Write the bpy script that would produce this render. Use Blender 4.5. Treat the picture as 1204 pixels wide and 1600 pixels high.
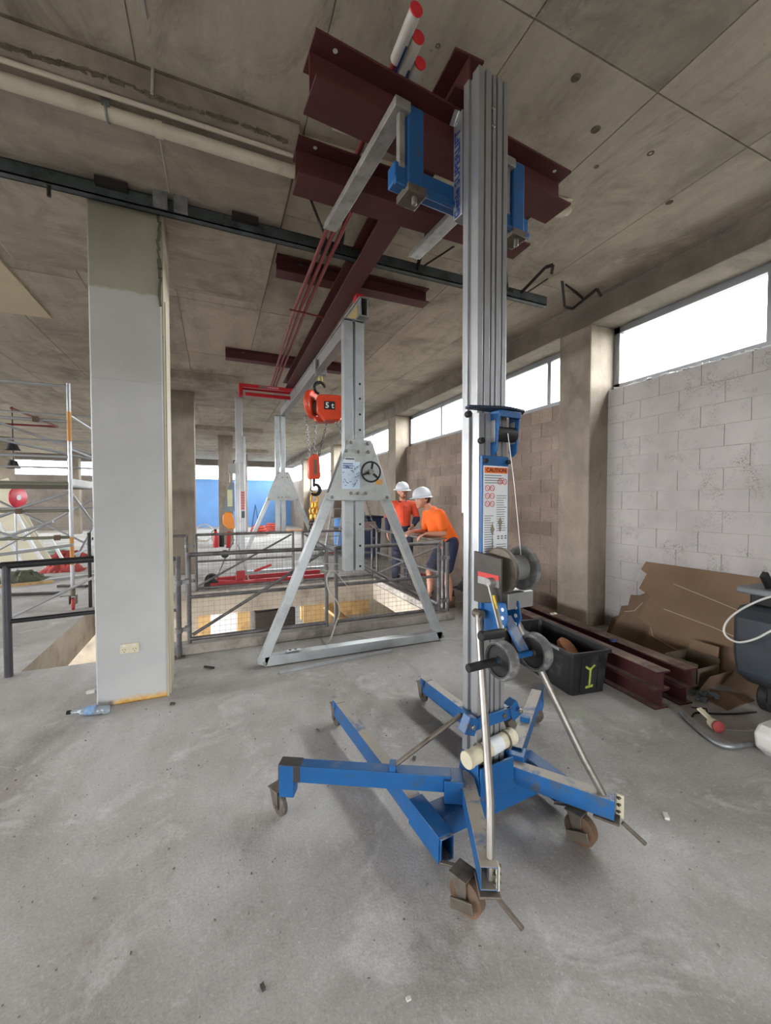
import bpy, bmesh, math, random
from mathutils import Vector, Matrix, Euler
random.seed(7)
for _o in list(bpy.data.objects): bpy.data.objects.remove(_o, do_unlink=True)
SC = bpy.context.scene
COL = SC.collection
R = math.radians
# ------------------------------------------------------------------ camera
FPX, EYE = 630.0, 1.5
YAW, PITCH = math.atan2(267, FPX), math.atan2(18, FPX)
cam = bpy.data.objects.new('camera', bpy.data.cameras.new('camera')); COL.objects.link(cam)
cam.data.sensor_fit = 'VERTICAL'; cam.data.sensor_height = 24.0; cam.data.lens = FPX / 1600 * 24.0
cam.data.clip_start = 0.05; cam.data.clip_end = 400
cam.location = (0, 0, EYE); cam.rotation_euler = (R(90) - PITCH, 0, -YAW)
SC.camera = cam
# ------------------------------------------------------------------ sky, exposure
wd = bpy.data.worlds.new('overcast_sky'); SC.world = wd; wd.use_nodes = True
bg = wd.node_tree.nodes['Background']; bg.inputs[0].default_value = (0.97, 0.98, 1.0, 1); bg.inputs[1].default_value = 1.0
vs = SC.view_settings; vs.view_transform = 'Standard'; vs.look = 'None'; vs.gamma = 1.0; vs.use_curve_mapping = False
vs.exposure = 5.02
SC.cycles.use_denoising = True
SC.cycles.max_bounces = 10; SC.cycles.diffuse_bounces = 7; SC.cycles.transparent_max_bounces = 12
SC.cycles.sample_clamp_indirect = 6.0; SC.cycles.caustics_reflective = False; SC.cycles.caustics_refractive = False
def portal(loc, rot, sx, sy):
    l = bpy.data.lights.new('window_daylight', 'AREA'); l.shape = 'RECTANGLE'; l.size = sx; l.size_y = sy; l.cycles.is_portal = True
    o = bpy.data.objects.new('window_daylight', l); COL.objects.link(o); o.location = loc; o.rotation_euler = rot
# ------------------------------------------------------------------ mesh helpers
def V(*a): return Vector(a)
def frame(d, up=V(0, 0, 1)):
    d = d.normalized(); up = Vector(up)
    if abs(d.dot(up)) > 0.98: up = V(0, 1, 0) if abs(d.y) < .9 else V(1, 0, 0)
    x = d.cross(up).normalized(); return x, x.cross(d).normalized(), d
class MB:
    def __init__(s): s.v = []; s.f = []
    def add(s, vs, fs):
        n = len(s.v); s.v += [tuple(p) for p in vs]; s.f += [tuple(i + n for i in f) for f in fs]; return s
    def box(s, x0, x1, y0, y1, z0, z1):
        return s.add([(x0,y0,z0),(x1,y0,z0),(x1,y1,z0),(x0,y1,z0),(x0,y0,z1),(x1,y0,z1),(x1,y1,z1),(x0,y1,z1)],
                     [(0,3,2,1),(4,5,6,7),(0,1,5,4),(1,2,6,5),(2,3,7,6),(3,0,4,7)])
    def obox(s, c, size, rot=(0, 0, 0)):
        m = Euler(rot).to_matrix(); a, b, d = [k / 2 for k in size]; c = Vector(c)
        return s.add([c + m @ V(*p) for p in ((-a,-b,-d),(a,-b,-d),(a,b,-d),(-a,b,-d),(-a,-b,d),(a,-b,d),(a,b,d),(-a,b,d))],
                     [(0,3,2,1),(4,5,6,7),(0,1,5,4),(1,2,6,5),(2,3,7,6),(3,0,4,7)])
    def bar(s, p, q, w, h, up=(0, 0, 1), hollow=0):
        p, q = Vector(p), Vector(q); x, y, d = frame(q - p, up)
        o = [(-w/2,-h/2),(w/2,-h/2),(w/2,h/2),(-w/2,h/2)]
        vs = [e + x*a + y*b for e in (p, q) for a, b in o]
        sides = [(0,1,5,4),(1,2,6,5),(2,3,7,6),(3,0,4,7)]
        if not hollow: return s.add(vs, [(3,2,1,0),(4,5,6,7)] + sides)
        t = hollow; o2 = [(-w/2+t,-h/2+t),(w/2-t,-h/2+t),(w/2-t,h/2-t),(-w/2+t,h/2-t)]
        vs += [e + x*a + y*b for e in (p, q) for a, b in o2]
        ins = [tuple(8 + i for i in reversed(f)) for f in sides]
        ends = [(0,8,9,1),(1,9,10,2),(2,10,11,3),(3,11,8,0)]
        ends2 = [tuple(i + 4 for i in reversed(f)) for f in ends]
        return s.add(vs, sides + ins + ends + ends2)
    def cyl(s, p, q, r, n=14, r2=None, caps=True):
        p, q = Vector(p), Vector(q); x, y, d = frame(q - p); r2 = r if r2 is None else r2
        vs = [e + x*(k*math.cos(6.28319*i/n)) + y*(k*math.sin(6.28319*i/n)) for e, k in ((p, r), (q, r2)) for i in range(n)]
        fs = [(i, (i+1) % n, n + (i+1) % n, n + i) for i in range(n)]
        if caps: fs += [tuple(range(n-1, -1, -1)), tuple(range(n, 2*n))]
        return s.add(vs, fs)
    def lathe(s, prof, o, ax=(0, 0, 1), n=20, close=True):
        o = Vector(o); x, y, d = frame(Vector(ax))
        vs = [o + d*h + x*(r*math.cos(6.28319*i/n)) + y*(r*math.sin(6.28319*i/n)) for r, h in prof for i in range(n)]
        fs = [(k*n + i, k*n + (i+1) % n, (k+1)*n + (i+1) % n, (k+1)*n + i) for k in range(len(prof)-1) for i in range(n)]
        if close: fs += [tuple(range(n-1, -1, -1)), tuple(range((len(prof)-1)*n, len(prof)*n))]
        return s.add(vs, fs)
    def tube(s, path, r, n=8, closed=False, sy=1.0, up=(0, 0, 1)):
        P = [Vector(p) for p in path]; m = len(P); vs = []; rr = r if isinstance(r, (list, tuple)) else [r]*m
        px = None
        for i, p in enumerate(P):
            a = P[(i-1) % m] if (closed or i) else P[0]; b = P[(i+1) % m] if (closed or i < m-1) else P[-1]
            t = (b - a).normalized()
            if px is None: x, y, _ = frame(t, up)
            else: x = (px - t*px.dot(t)).normalized(); y = x.cross(t).normalized() * 1
            px = x; y = t.cross(x)
            vs += [p + x*(rr[i]*math.cos(6.28319*k/n)) + y*(rr[i]*sy*math.sin(6.28319*k/n)) for k in range(n)]
        fs = [(j*n + k, j*n + (k+1) % n, ((j+1) % m)*n + (k+1) % n, ((j+1) % m)*n + k) for j in range(m if closed else m-1) for k in range(n)]
        if not closed: fs += [tuple(range(n-1, -1, -1)), tuple(range((m-1)*n, m*n))]
        return s.add(vs, fs)
    def prism(s, pts, vec):
        P = [Vector(p) for p in pts]; n = len(P); v = Vector(vec)
        nn = sum(((P[i]).cross(P[(i+1) % n]) for i in range(n)), V(0, 0, 0))
        if nn.dot(v) > 0: P = P[::-1]
        return s.add(P + [p + v for p in P], [tuple(range(n)), tuple(range(2*n-1, n-1, -1))] + [((i+1) % n, i, n+i, n+(i+1) % n) for i in range(n)])
    def ball(s, c, r, n=12, m=8, sc=(1, 1, 1), rot=None):
        c = Vector(c); q = Euler(rot).to_matrix() if rot else Matrix.Identity(3); vs = []
        for j in range(m+1):
            t = math.pi*j/m
            for i in range(n):
                a = 6.28319*i/n
                vs.append(c + q @ V(r*sc[0]*math.sin(t)*math.cos(a), r*sc[1]*math.sin(t)*math.sin(a), r*sc[2]*math.cos(t)))
        return s.add(vs, [(j*n+i, (j+1)*n+i, (j+1)*n+(i+1) % n, j*n+(i+1) % n) for j in range(m) for i in range(n)])
    def limb(s, pts, n=10):
        """tapered round limb: pts = [(x,y,z,r), ...] with ball ends"""
        s.tube([p[:3] for p in pts], [p[3] for p in pts], n)
        for p in (pts[0], pts[-1]): s.ball(p[:3], p[3], n, 6)
        for p in pts[1:-1]: s.ball(p[:3], p[3], n, 6)
        return s
    def mesh(s, name, mats, off=(0, 0, 0)):
        me = bpy.data.meshes.new(name); o = Vector(off)
        me.from_pydata([tuple(Vector(p) - o) for p in s.v], [], s.f)
        for m in (mats if isinstance(mats, (list, tuple)) else [mats]): me.materials.append(m)
        for p in me.polygons: p.use_smooth = True
        me.set_sharp_from_angle(angle=R(35)); me.update(); return me
    def build(s, name, m, parent=None, bevel=0, rel=True, kind=None, label=None):
        """vertices are in world space when rel and the parent is unrotated; rotated parents take local vertices (rel=False)"""
        off = Vector((0, 0, 0)); q = parent if rel else None
        while q: off += Vector(q.location); q = q.parent
        o = bpy.data.objects.new(name, s.mesh(name, m, off)); COL.objects.link(o)
        if parent is not None: o.parent = parent
        if bevel:
            b = o.modifiers.new('edge', 'BEVEL'); b.width = bevel; b.segments = 2; b.limit_method = 'ANGLE'; b.angle_limit = R(40)
        if kind: o['kind'] = kind
        if label: o['label'] = label
        return o
def thing(name, label, cat, loc=(0, 0, 0), rz=0, group=None, kind=None):
    o = bpy.data.objects.new(name, None); COL.objects.link(o); o.empty_display_size = .1
    o.location = loc; o.rotation_euler = (0, 0, rz); return tag(o, label, cat, group, kind)
def tag(o, label=None, cat=None, group=None, kind=None):
    if label: o['label'] = label
    if cat: o['category'] = cat
    if group: o['group'] = group
    if kind: o['kind'] = kind
    return o
def solo(name, mb, m, label, cat, loc=None, group=None, kind=None, bevel=0):
    """a thing that is one mesh, origin at loc (its base)"""
    if loc is None:
        xs = [p[0] for p in mb.v]; ys = [p[1] for p in mb.v]; zs = [p[2] for p in mb.v]
        loc = ((min(xs)+max(xs))/2, (min(ys)+max(ys))/2, min(zs))
    o = bpy.data.objects.new(name, mb.mesh(name, m, loc)); COL.objects.link(o); o.location = loc
    if bevel:
        b = o.modifiers.new('edge', 'BEVEL'); b.width = bevel; b.segments = 2; b.limit_method = 'ANGLE'; b.angle_limit = R(40)
    return tag(o, label, cat, group, kind)
def struct(name, mb, m, label=None, parent=None, bevel=0):
    o = mb.build(name, m, parent, bevel)
    if parent is None: o['kind'] = 'structure'
    if label: o['label'] = label
    return o
def copy_tree(o, parent=None):
    c = o.copy(); COL.objects.link(c); c.parent = parent
    for ch in list(o.children): copy_tree(ch, c)
    return c
def text(name, body, size, m, parent, loc, rot, ext=.0008, align='CENTER', local=True):
    cu = bpy.data.curves.new(name, 'FONT'); cu.body = body; cu.size = size; cu.extrude = ext; cu.align_x = align; cu.align_y = 'CENTER'
    cu.resolution_u = 2; cu.offset = size*.022; cu.materials.append(m)
    tmp = bpy.data.objects.new('lettering_curve', cu); COL.objects.link(tmp); dg = bpy.context.evaluated_depsgraph_get()
    me = bpy.data.meshes.new_from_object(tmp.evaluated_get(dg)); bpy.data.objects.remove(tmp, do_unlink=True)
    o = bpy.data.objects.new(name, me); COL.objects.link(o); o.parent = parent; o.rotation_euler = rot
    off = Vector((0, 0, 0))
    if not local:
        q = parent
        while q: off += Vector(q.location); q = q.parent
    o.location = Vector(loc) - off
    return o
def arc(c, r, a0, a1, n, plane='xz'):
    out = []
    for i in range(n+1):
        a = R(a0 + (a1-a0)*i/n); u, w = r*math.cos(a), r*math.sin(a)
        out.append((c[0]+u, c[1], c[2]+w) if plane == 'xz' else (c[0]+u, c[1]+w, c[2]) if plane == 'xy' else (c[0], c[1]+u, c[2]+w))
    return out
def smooth(path, k=5):
    P = [Vector(p) for p in path]; out = []
    for i in range(len(P)-1):
        a, b, c, d = P[max(i-1, 0)], P[i], P[i+1], P[min(i+2, len(P)-1)]
        for j in range(k):
            t = j/k; out.append(.5*((2*b) + (c-a)*t + (2*a-5*b+4*c-d)*t*t + (3*b-a-3*c+d)*t**3))
    return out + [P[-1]]
# ------------------------------------------------------------------ materials
def lin(c): return tuple(((x/255)/12.92 if x/255 <= .04045 else ((x/255+.055)/1.055)**2.4) for x in c) + (1,)
class NT:
    def __init__(s, name):
        s.m = bpy.data.materials.new(name); s.m.use_nodes = True; s.t = s.m.node_tree; s.n = s.t.nodes; s.b = s.n['Principled BSDF']
        s.co = s.n.new('ShaderNodeTexCoord').outputs['Object']
    def link(s, a, b): s.t.links.new(a, b)
    def mapped(s, sc=(1, 1, 1), rot=(0, 0, 0), src=None):
        n = s.n.new('ShaderNodeMapping'); n.inputs['Scale'].default_value = sc; n.inputs['Rotation'].default_value = rot
        s.link(src or s.co, n.inputs['Vector']); return n.outputs[0]
    def noise(s, scale, detail=4, rough=.55, dist=0, vec=None):
        n = s.n.new('ShaderNodeTexNoise'); n.inputs['Scale'].default_value = scale; n.inputs['Detail'].default_value = detail
        n.inputs['Roughness'].default_value = rough; n.inputs['Distortion'].default_value = dist
        s.link(vec or s.co, n.inputs['Vector']); return n.outputs[0]
    def vor(s, scale, vec=None, feat='F1', out=0):
        n = s.n.new('ShaderNodeTexVoronoi'); n.inputs['Scale'].default_value = scale; n.feature = feat
        s.link(vec or s.co, n.inputs['Vector']); return n.outputs[out]
    def ramp(s, fac, stops):
        n = s.n.new('ShaderNodeValToRGB'); s.link(fac, n.inputs[0]); e = n.color_ramp.elements
        while len(e) < len(stops): e.new(.5)
        for k, (p, c) in zip(e, stops): k.position = p; k.color = c if len(c) == 4 else tuple(c) + (1,)
        return n.outputs[0]
    def step(s, fac, a, b, inv=False):
        n = s.n.new('ShaderNodeMapRange'); n.inputs[1].default_value = a; n.inputs[2].default_value = b
        n.inputs[3].default_value = 1 if inv else 0; n.inputs[4].default_value = 0 if inv else 1; n.clamp = True; s.link(fac, n.inputs[0]); return n.outputs[0]
    def mix(s, fac, a, b, mode='MIX'):
        n = s.n.new('ShaderNodeMix'); n.data_type = 'RGBA'; n.blend_type = mode
        for sock, val in ((n.inputs[0], fac), (n.inputs[6], a), (n.inputs[7], b)):
            if isinstance(val, (int, float)): sock.default_value = val
            elif isinstance(val, tuple): sock.default_value = val
            else: s.link(val, sock)
        return n.outputs[2]
    def math(s, op, a, b):
        n = s.n.new('ShaderNodeMath'); n.operation = op
        for i, val in enumerate((a, b)):
            if isinstance(val, (int, float)): n.inputs[i].default_value = val
            else: s.link(val, n.inputs[i])
        return n.outputs[0]
    def bump(s, h, strength=.3, dist=.01):
        n = s.n.new('ShaderNodeBump'); n.inputs['Strength'].default_value = strength; n.inputs['Distance'].default_value = dist
        s.link(h, n.inputs['Height']); s.link(n.outputs[0], s.b.inputs['Normal'])
    def done(s, col, rough=.8, metal=0, spec=.5):
        if isinstance(col, tuple): s.b.inputs['Base Color'].default_value = col
        else: s.link(col, s.b.inputs['Base Color'])
        if isinstance(rough, (int, float)): s.b.inputs['Roughness'].default_value = rough
        else: s.link(rough, s.b.inputs['Roughness'])
        s.b.inputs['Metallic'].default_value = metal; s.b.inputs['Specular IOR Level'].default_value = spec
        return s.m
def plain(name, c, rough=.6, metal=0, var=.12, scale=6, spec=.5, dirt=None, dirt_amt=.5, dscale=3, bump=0):
    t = NT(name); c = lin(c); d = tuple(x*(1-var*1.6) for x in c[:3]) + (1,); l = tuple(min(1, x*(1+var)) for x in c[:3]) + (1,)
    col = t.mix(t.step(t.noise(scale, 5), .3, .7), d, l)
    if dirt:
        f = t.step(t.noise(dscale, 7, .65), 1 - dirt_amt - .12, 1 - dirt_amt + .12)
        col = t.mix(f, col, lin(dirt))
    if bump: t.bump(t.noise(scale*12, 3), bump, .003)
    return t.done(col, rough, metal, spec)
def concrete(name, base, dark, light, stain, speck=.5, scale=1.0, stain_amt=.35, grain=None, rough=.88, bump=.35, world=False, gw=.5):
    t = NT(name)
    if world: t.co = t.n.new('ShaderNodeNewGeometry').outputs['Position']
    big = t.noise(.55*scale, 5, .6, .6); mid = t.noise(3.2*scale, 6, .62, .3); fine = t.noise(34*scale, 4, .6)
    col = t.ramp(big, [(.3, lin(dark)), (.5, lin(base)), (.72, lin(light))])
    col = t.mix(t.math('MULTIPLY', t.step(mid, .42, .68), .55), col, lin(light))
    col = t.mix(t.math('MULTIPLY', t.step(t.noise(1.4*scale, 8, .7, 1.2), .75 - stain_amt*.6, .95 - stain_amt*.4), .75), col, lin(stain))
    if grain:
        g = t.noise(5, 6, .7, .4, t.mapped(grain)); col = t.mix(t.math('MULTIPLY', t.step(g, .46, .72), gw), col, lin(dark))
        g2 = t.noise(2.2, 8, .75, .8, t.mapped((grain[0]*.8, grain[1]*2.2, grain[2]))); col = t.mix(t.math('MULTIPLY', t.step(g2, .56, .74), gw*1.2 if gw < .8 else .9), col, lin(stain))
    col = t.mix(t.math('MULTIPLY', t.step(fine, .3, .7), .25), col, lin(dark))
    sp = t.step(t.vor(14*scale, t.mapped((1, 1, 1))), .02, .09, True)
    keep = t.step(t.noise(2.1*scale, 3), .5, .62)
    col = t.mix(t.math('MULTIPLY', t.math('MULTIPLY', sp, keep), speck), col, lin(stain))
    t.bump(t.math('ADD', t.math('MULTIPLY', fine, .5), mid), bump, .006)
    return t.done(col, rough, 0, .35)
def dusty(name, c, dust, rough=.5, metal=0, amt=.6, wear=None, wear_amt=.25):
    """enamel with grime and scuffs settled on its upward faces"""
    t = NT(name); g = t.n.new('ShaderNodeNewGeometry'); sp = t.n.new('ShaderNodeSeparateXYZ'); t.link(g.outputs['Normal'], sp.inputs[0]); c = lin(c)
    base = t.mix(t.step(t.noise(5, 5), .3, .7), tuple(x*.82 for x in c[:3]) + (1,), tuple(min(1, x*1.1) for x in c[:3]) + (1,))
    if wear: base = t.mix(t.step(t.noise(11, 7, .75), 1-wear_amt-.28, 1-wear_amt-.14), base, lin(wear))
    f = t.math('MULTIPLY', t.step(sp.outputs[2], .45, .9), t.step(t.noise(8, 7, .72, .4), .72-amt*.5, .86-amt*.5))
    return t.done(t.mix(f, base, lin(dust)), rough, metal, .5)
def glass(name):
    t = NT(name); t.n.remove(t.b); tr = t.n.new('ShaderNodeBsdfTransparent'); gl = t.n.new('ShaderNodeBsdfGlossy'); gl.inputs[1].default_value = .03
    mx = t.n.new('ShaderNodeMixShader'); mx.inputs[0].default_value = .04; tr.inputs[0].default_value = (.95, .97, .97, 1)
    t.link(tr.outputs[0], mx.inputs[1]); t.link(gl.outputs[0], mx.inputs[2]); t.link(mx.outputs[0], t.n['Material Output'].inputs[0]); return t.m
# ================================================================== materials of the place
M_floor = None
def floor_mat():
    t = NT('floor_concrete')
    big = t.noise(.7, 6, .62, .8); mid = t.noise(2.6, 8, .68, .9); fine = t.noise(30, 5, .65)
    col = t.ramp(big, [(.32, lin((136, 131, 126))), (.48, lin((172, 169, 165))), (.66, lin((196, 195, 193)))])
    sw = t.noise(2.2, 7, .7, 1.6, t.mapped((1.0, .35, 1), (0, 0, R(35))))
    col = t.mix(t.math('MULTIPLY', t.step(sw, .48, .72), .35), col, lin((144, 134, 124)))
    col = t.mix(t.math('MULTIPLY', t.step(mid, .54, .68), .7), col, lin((212, 211, 210)))
    sc = t.noise(7, 8, .75, .5, t.mapped((1, .25, 1), (0, 0, R(-20))))
    col = t.mix(t.math('MULTIPLY', t.step(sc, .56, .72), .30), col, lin((120, 115, 109)))
    sp = t.step(t.vor(17), .03, .09, True); keep = t.step(t.noise(1.9, 5), .47, .58)
    col = t.mix(t.math('MULTIPLY', t.math('MULTIPLY', sp, keep), .75), col, lin((92, 88, 84)))
    sp2 = t.step(t.vor(37), .05, .14, True); keep2 = t.step(t.noise(3.3, 4), .52, .62)
    col = t.mix(t.math('MULTIPLY', t.math('MULTIPLY', sp2, keep2), .7), col, lin((110, 104, 98)))
    gr = t.noise(95, 5, .75); col = t.mix(t.math('MULTIPLY', t.step(gr, .48, .68), .38), col, lin((118, 112, 106)))
    gl = t.noise(61, 5, .75, 0, t.mapped((1, 1, 1), (0, 0, 1))); col = t.mix(t.math('MULTIPLY', t.step(gl, .54, .70), .40), col, lin((222, 221, 219)))
    patch = t.step(t.noise(5.5, 8, .78, .6), .56, .66); col = t.mix(t.math('MULTIPLY', patch, .38), col, lin((136, 128, 119)))
    # faint green marking-spray line running off to the right
    mp = t.mapped((1, 1, 1), (0, 0, R(52))); sx = t.n.new('ShaderNodeSeparateXYZ'); t.link(mp, sx.inputs[0])
    d = t.math('ABSOLUTE', t.math('ADD', sx.outputs[0], .17), 0)
    g = t.math('MULTIPLY', t.step(d, .0, .06, True), t.step(t.noise(5, 5, .7), .5, .68))
    gx = t.math('MULTIPLY', t.step(sx.outputs[1], 1.9, 2.2), t.step(sx.outputs[1], 3.4, 3.2))
    col = t.mix(t.math('MULTIPLY', t.math('MULTIPLY', g, gx), .55), col, lin((178, 196, 150)))
    t.bump(t.math('ADD', t.math('MULTIPLY', gr, .5), t.math('MULTIPLY', t.noise(12, 8, .75), .9)), .45, .007)
    rg = t.step(mid, .2, .8); rg2 = t.n.new('ShaderNodeMapRange'); t.link(rg, rg2.inputs[0]); rg2.inputs[3].default_value = .62; rg2.inputs[4].default_value = .9
    return t.done(col, rg2.outputs[0], 0, .4)
M_floor = floor_mat()
M_ceil = concrete('ceiling_concrete', (180, 172, 158), (146, 138, 126), (198, 190, 175), (92, 86, 80), .6, .9, .42, (1, .18, 1), world=True, gw=.7)
M_ceil2 = concrete('drop_panel_concrete', (174, 163, 151), (138, 129, 120), (192, 182, 168), (82, 75, 70), .6, 1.1, .5, (.2, 1, 1), world=True, gw=.7)
M_rough = concrete('broken_edge_concrete', (122, 112, 98), (70, 63, 55), (150, 140, 122), (44, 40, 36), .9, 3, .55)
M_pil = concrete('bare_column_concrete', (142, 131, 117), (112, 102, 91), (160, 149, 134), (90, 82, 74), .4, 1.3, .3, (1, 1, .15))
M_beam = concrete('edge_beam_concrete', (138, 130, 121), (104, 98, 92), (158, 149, 138), (76, 70, 67), .5, 1.2, .35, (1, .2, 1))
M_curb = concrete('curb_concrete', (150, 143, 134), (104, 98, 92), (182, 176, 168), (80, 76, 72), .8, 3, .4)
M_pit = concrete('pit_concrete', (156, 146, 132), (118, 109, 98), (178, 168, 152), (88, 80, 72), .5, 2, .35)
M_low = concrete('lower_floor_concrete', (186, 182, 176), (150, 146, 140), (206, 203, 198), (110, 104, 98), .5, 1.5, .3)
def block_mats():
    t = NT('limewashed_block'); oi = t.n.new('ShaderNodeObjectInfo')
    mp = t.n.new('ShaderNodeVectorMath'); mp.operation = 'ADD'; t.link(t.co, mp.inputs[0]); t.link(oi.outputs['Location'], mp.inputs[1])
    v = mp.outputs[0]
    col = t.ramp(t.noise(1.6, 5, .6, .3, v), [(.3, lin((156, 152, 149))), (.7, lin((178, 174, 171)))])
    bare = t.math('MULTIPLY', t.step(t.noise(4.5, 4, .6, .2, v), .50, .66), t.step(t.noise(70, 4, .8, 0, v), .50, .60))
    col = t.mix(t.math('MULTIPLY', bare, .75), col, lin((108, 102, 97)))
    t.bump(t.noise(60, 4, .6, 0, v), .3, .004); a = t.done(col, .92, 0, .25)
    t = NT('raw_block'); oi = t.n.new('ShaderNodeObjectInfo')
    mp = t.n.new('ShaderNodeVectorMath'); mp.operation = 'ADD'; t.link(t.co, mp.inputs[0]); t.link(oi.outputs['Location'], mp.inputs[1]); v = mp.outputs[0]
    col = t.ramp(t.noise(2.2, 5, .6, .3, v), [(.3, lin((124, 111, 101))), (.7, lin((152, 139, 128)))])
    rnd = t.ramp(oi.outputs['Random'], [(0, (.84, .82, .80, 1)), (1, (1.12, 1.08, 1.05, 1))])
    col = t.mix(1.0, col, rnd, 'MULTIPLY')
    col = t.mix(t.math('MULTIPLY', t.step(t.noise(48, 4, .7, 0, v), .45, .62), .4), col, lin((96, 86, 78)))
    t.bump(t.noise(60, 4, .6, 0, v), .35, .004); b = t.done(col, .93, 0, .25)
    return a, b
M_blk1, M_blk2 = block_mats()
M_mort1 = concrete('mortar_pale', (158, 153, 147), (130, 125, 120), (172, 168, 162), (112, 106, 100), .2, 3)
M_mort2 = concrete('mortar_brown', (138, 126, 115), (112, 102, 92), (156, 144, 132), (92, 84, 76), .2, 3)
M_blue_wall = plain('blue_painted_wall', (118, 166, 226), .75, 0, .05, 1.2, dirt=(150, 165, 190), dirt_amt=.18, dscale=1.2)
M_far_wall = concrete('far_wall_block', (120, 112, 104), (98, 92, 86), (138, 130, 121), (80, 74, 70), .2, 1, .3, (.1, 1, 6))
M_alu = plain('window_aluminium', (150, 152, 156), .4, .7, .06, 3)
M_glass = glass('window_glass')
M_ground = concrete('outdoor_ground', (92, 90, 84), (74, 74, 68), (108, 106, 100), (64, 66, 58), .2, .3)
def column_paint():
    t = NT('painted_column'); sx = t.n.new('ShaderNodeSeparateXYZ'); t.link(t.co, sx.inputs[0])
    wob = t.math('MULTIPLY', t.math('SUBTRACT', t.noise(6, 5, .7), .5), .10)
    z = t.math('ADD', sx.outputs[2], wob)
    low = t.ramp(t.noise(1.2, 6, .6, .5), [(.35, lin((170, 171, 171))), (.65, lin((184, 185, 184)))])
    mid = t.ramp(t.noise(1.5, 4), [(.35, lin((170, 170, 166))), (.65, lin((182, 182, 177)))])
    top = t.ramp(t.noise(2.5, 5), [(.35, lin((142, 138, 120))), (.65, lin((154, 150, 132)))])
    col = t.mix(t.step(z, 2.37, 2.38), low, mid)
    col = t.mix(t.step(z, 3.00, 3.02), col, top)
    ln = t.math('MULTIPLY', t.step(t.math('ABSOLUTE', t.math('SUBTRACT', sx.outputs[2], 2.37), 0), .0, .008, True), .35)
    col = t.mix(ln, col, lin((150, 148, 142)))
    scr = t.math('MULTIPLY', t.step(t.noise(9, 7, .8, .8, t.mapped((1, 1, .3))), .62, .72), .35)
    col = t.mix(scr, col, lin((150, 150, 150)))
    foot = t.math('MULTIPLY', t.step(t.math('ADD', sx.outputs[2], t.math('MULTIPLY', t.noise(14, 5, .8), .06)), .045, .085, True), t.step(sx.outputs[0], -.74, -.66))
    fc = t.ramp(t.noise(26, 5, .7), [(.35, lin((196, 140, 40))), (.65, lin((214, 178, 96)))])
    col = t.mix(foot, col, fc)
    t.bump(t.math('ADD', t.noise(4, 6, .65, .6), t.math('MULTIPLY', t.noise(40, 3), .15)), .25, .02)
    return t.done(col, .55, 0, .4)
M_pcol = column_paint()
M_pside = plain('column_side_paint', (176, 168, 146), .6, 0, .08, 4, dirt=(120, 112, 92), dirt_amt=.3, dscale=6)
# ================================================================== shell
ZC, ZD = 3.83, 3.69
XW, XP = 4.311, 4.016
XL, YB, YF = -14.0, -5.5, 25.0
PX0, PX1, PY0, PY1 = -1.58, 2.62, 4.46, 6.75       # the pit
f = MB()
for x0, x1, y0, y1 in ((XL, 4.6, YB, PY0), (XL, 4.6, PY1, YF), (XL, PX0, PY0, PY1), (PX1, 4.6, PY0, PY1)):
    f.box(x0, x1, y0, y1, -.26, 0)
struct('floor', f, M_floor, 'worn pale grey concrete floor with scuffs and dust')
# pit: beam faces under the slab, raised kerb, lower floor
b = MB(); e = .004; b.box(PX0, PX1, PY1-e, PY1+.3, -.27, -.002); b.box(PX1-e, PX1+.3, PY0-.3, PY1+.3, -.27, -.002); b.box(PX0-.3, PX0+e, PY0-.3, PY1+.3, -.40, -.002); b.box(PX0, PX1, PY0-.3, PY0+e, -.27, -.002)
struct('pit_beam', b, M_pit, 'bare concrete beams lining the rectangular floor opening')
b = MB(); b.box(-.42, PX1+.16, PY0-.16, PY0, 0, .10); b.box(PX1, PX1+.16, PY0, PY1, 0, .10); b.box(-1.0, PX1+.16, PY1, PY1+.16, 0, .10)
struct('pit_kerb', b, M_curb, 'low rough concrete kerb around the floor opening', bevel=.012)
f = MB(); f.box(-6, 6, .5, 12, -2.9, -2.7); struct('floor_lower', f, M_low, 'pale floor of the level below seen through the pit')
f = MB(); f.box(-6, 6, 11.8, 12, -2.7, -.38); f.box(5.8, 6, .5, 12, -2.7, -.38); f.box(-6, 6, .5, .7, -2.7, -.38)
struct('wall_lower', f, M_pit, 'walls of the level below')
# ceiling slab and its formwork panels
c = MB(); c.box(XL, 4.6, YB, YF, ZC+.012, ZC+.3); slab = struct('ceiling', c, M_ceil, 'board-marked bare concrete ceiling slab with stains')
pw, pl = .905, 1.83; pmesh = None
xs = [1.452 + pw*k for k in range(-9, 3)]; ys = [1.578 + pl*k for k in range(-2, 8)]
pmesh = MB().box(-pw/2+.004, pw/2-.004, -pl/2+.004, pl/2-.004, 0, .014).mesh('ceiling_panel', M_ceil)
def panel_mat_variants():
    out = []
    for k, (a, d, l) in enumerate((((180,172,158),(146,138,126),(198,190,175)), ((186,177,162),(154,145,132),(202,194,178)), ((172,164,151),(138,131,121),(190,182,168)))):
        t = concrete('ceiling_panel_concrete_%d' % k, a, d, l, (88, 82, 76), .7, .8 + .15*k, .42, (1, .16, 1), world=True, gw=.7); out.append(t)
    return out
pm = []
for k, mm in enumerate(panel_mat_variants()):
    me = pmesh.copy(); me.materials.clear(); me.materials.append(mm)
    for p in me.vertices: pass
    pm.append(me)
for i, x in enumerate(xs):
    for j, y in enumerate(ys):
        o = bpy.data.objects.new('ceiling_panel', pm[(i*7 + j*5 + i*j) % 3]); COL.objects.link(o); o.parent = slab
        o.location = (x + pw/2, y + pl/2, ZC + random.uniform(-.002, .001))
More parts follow.
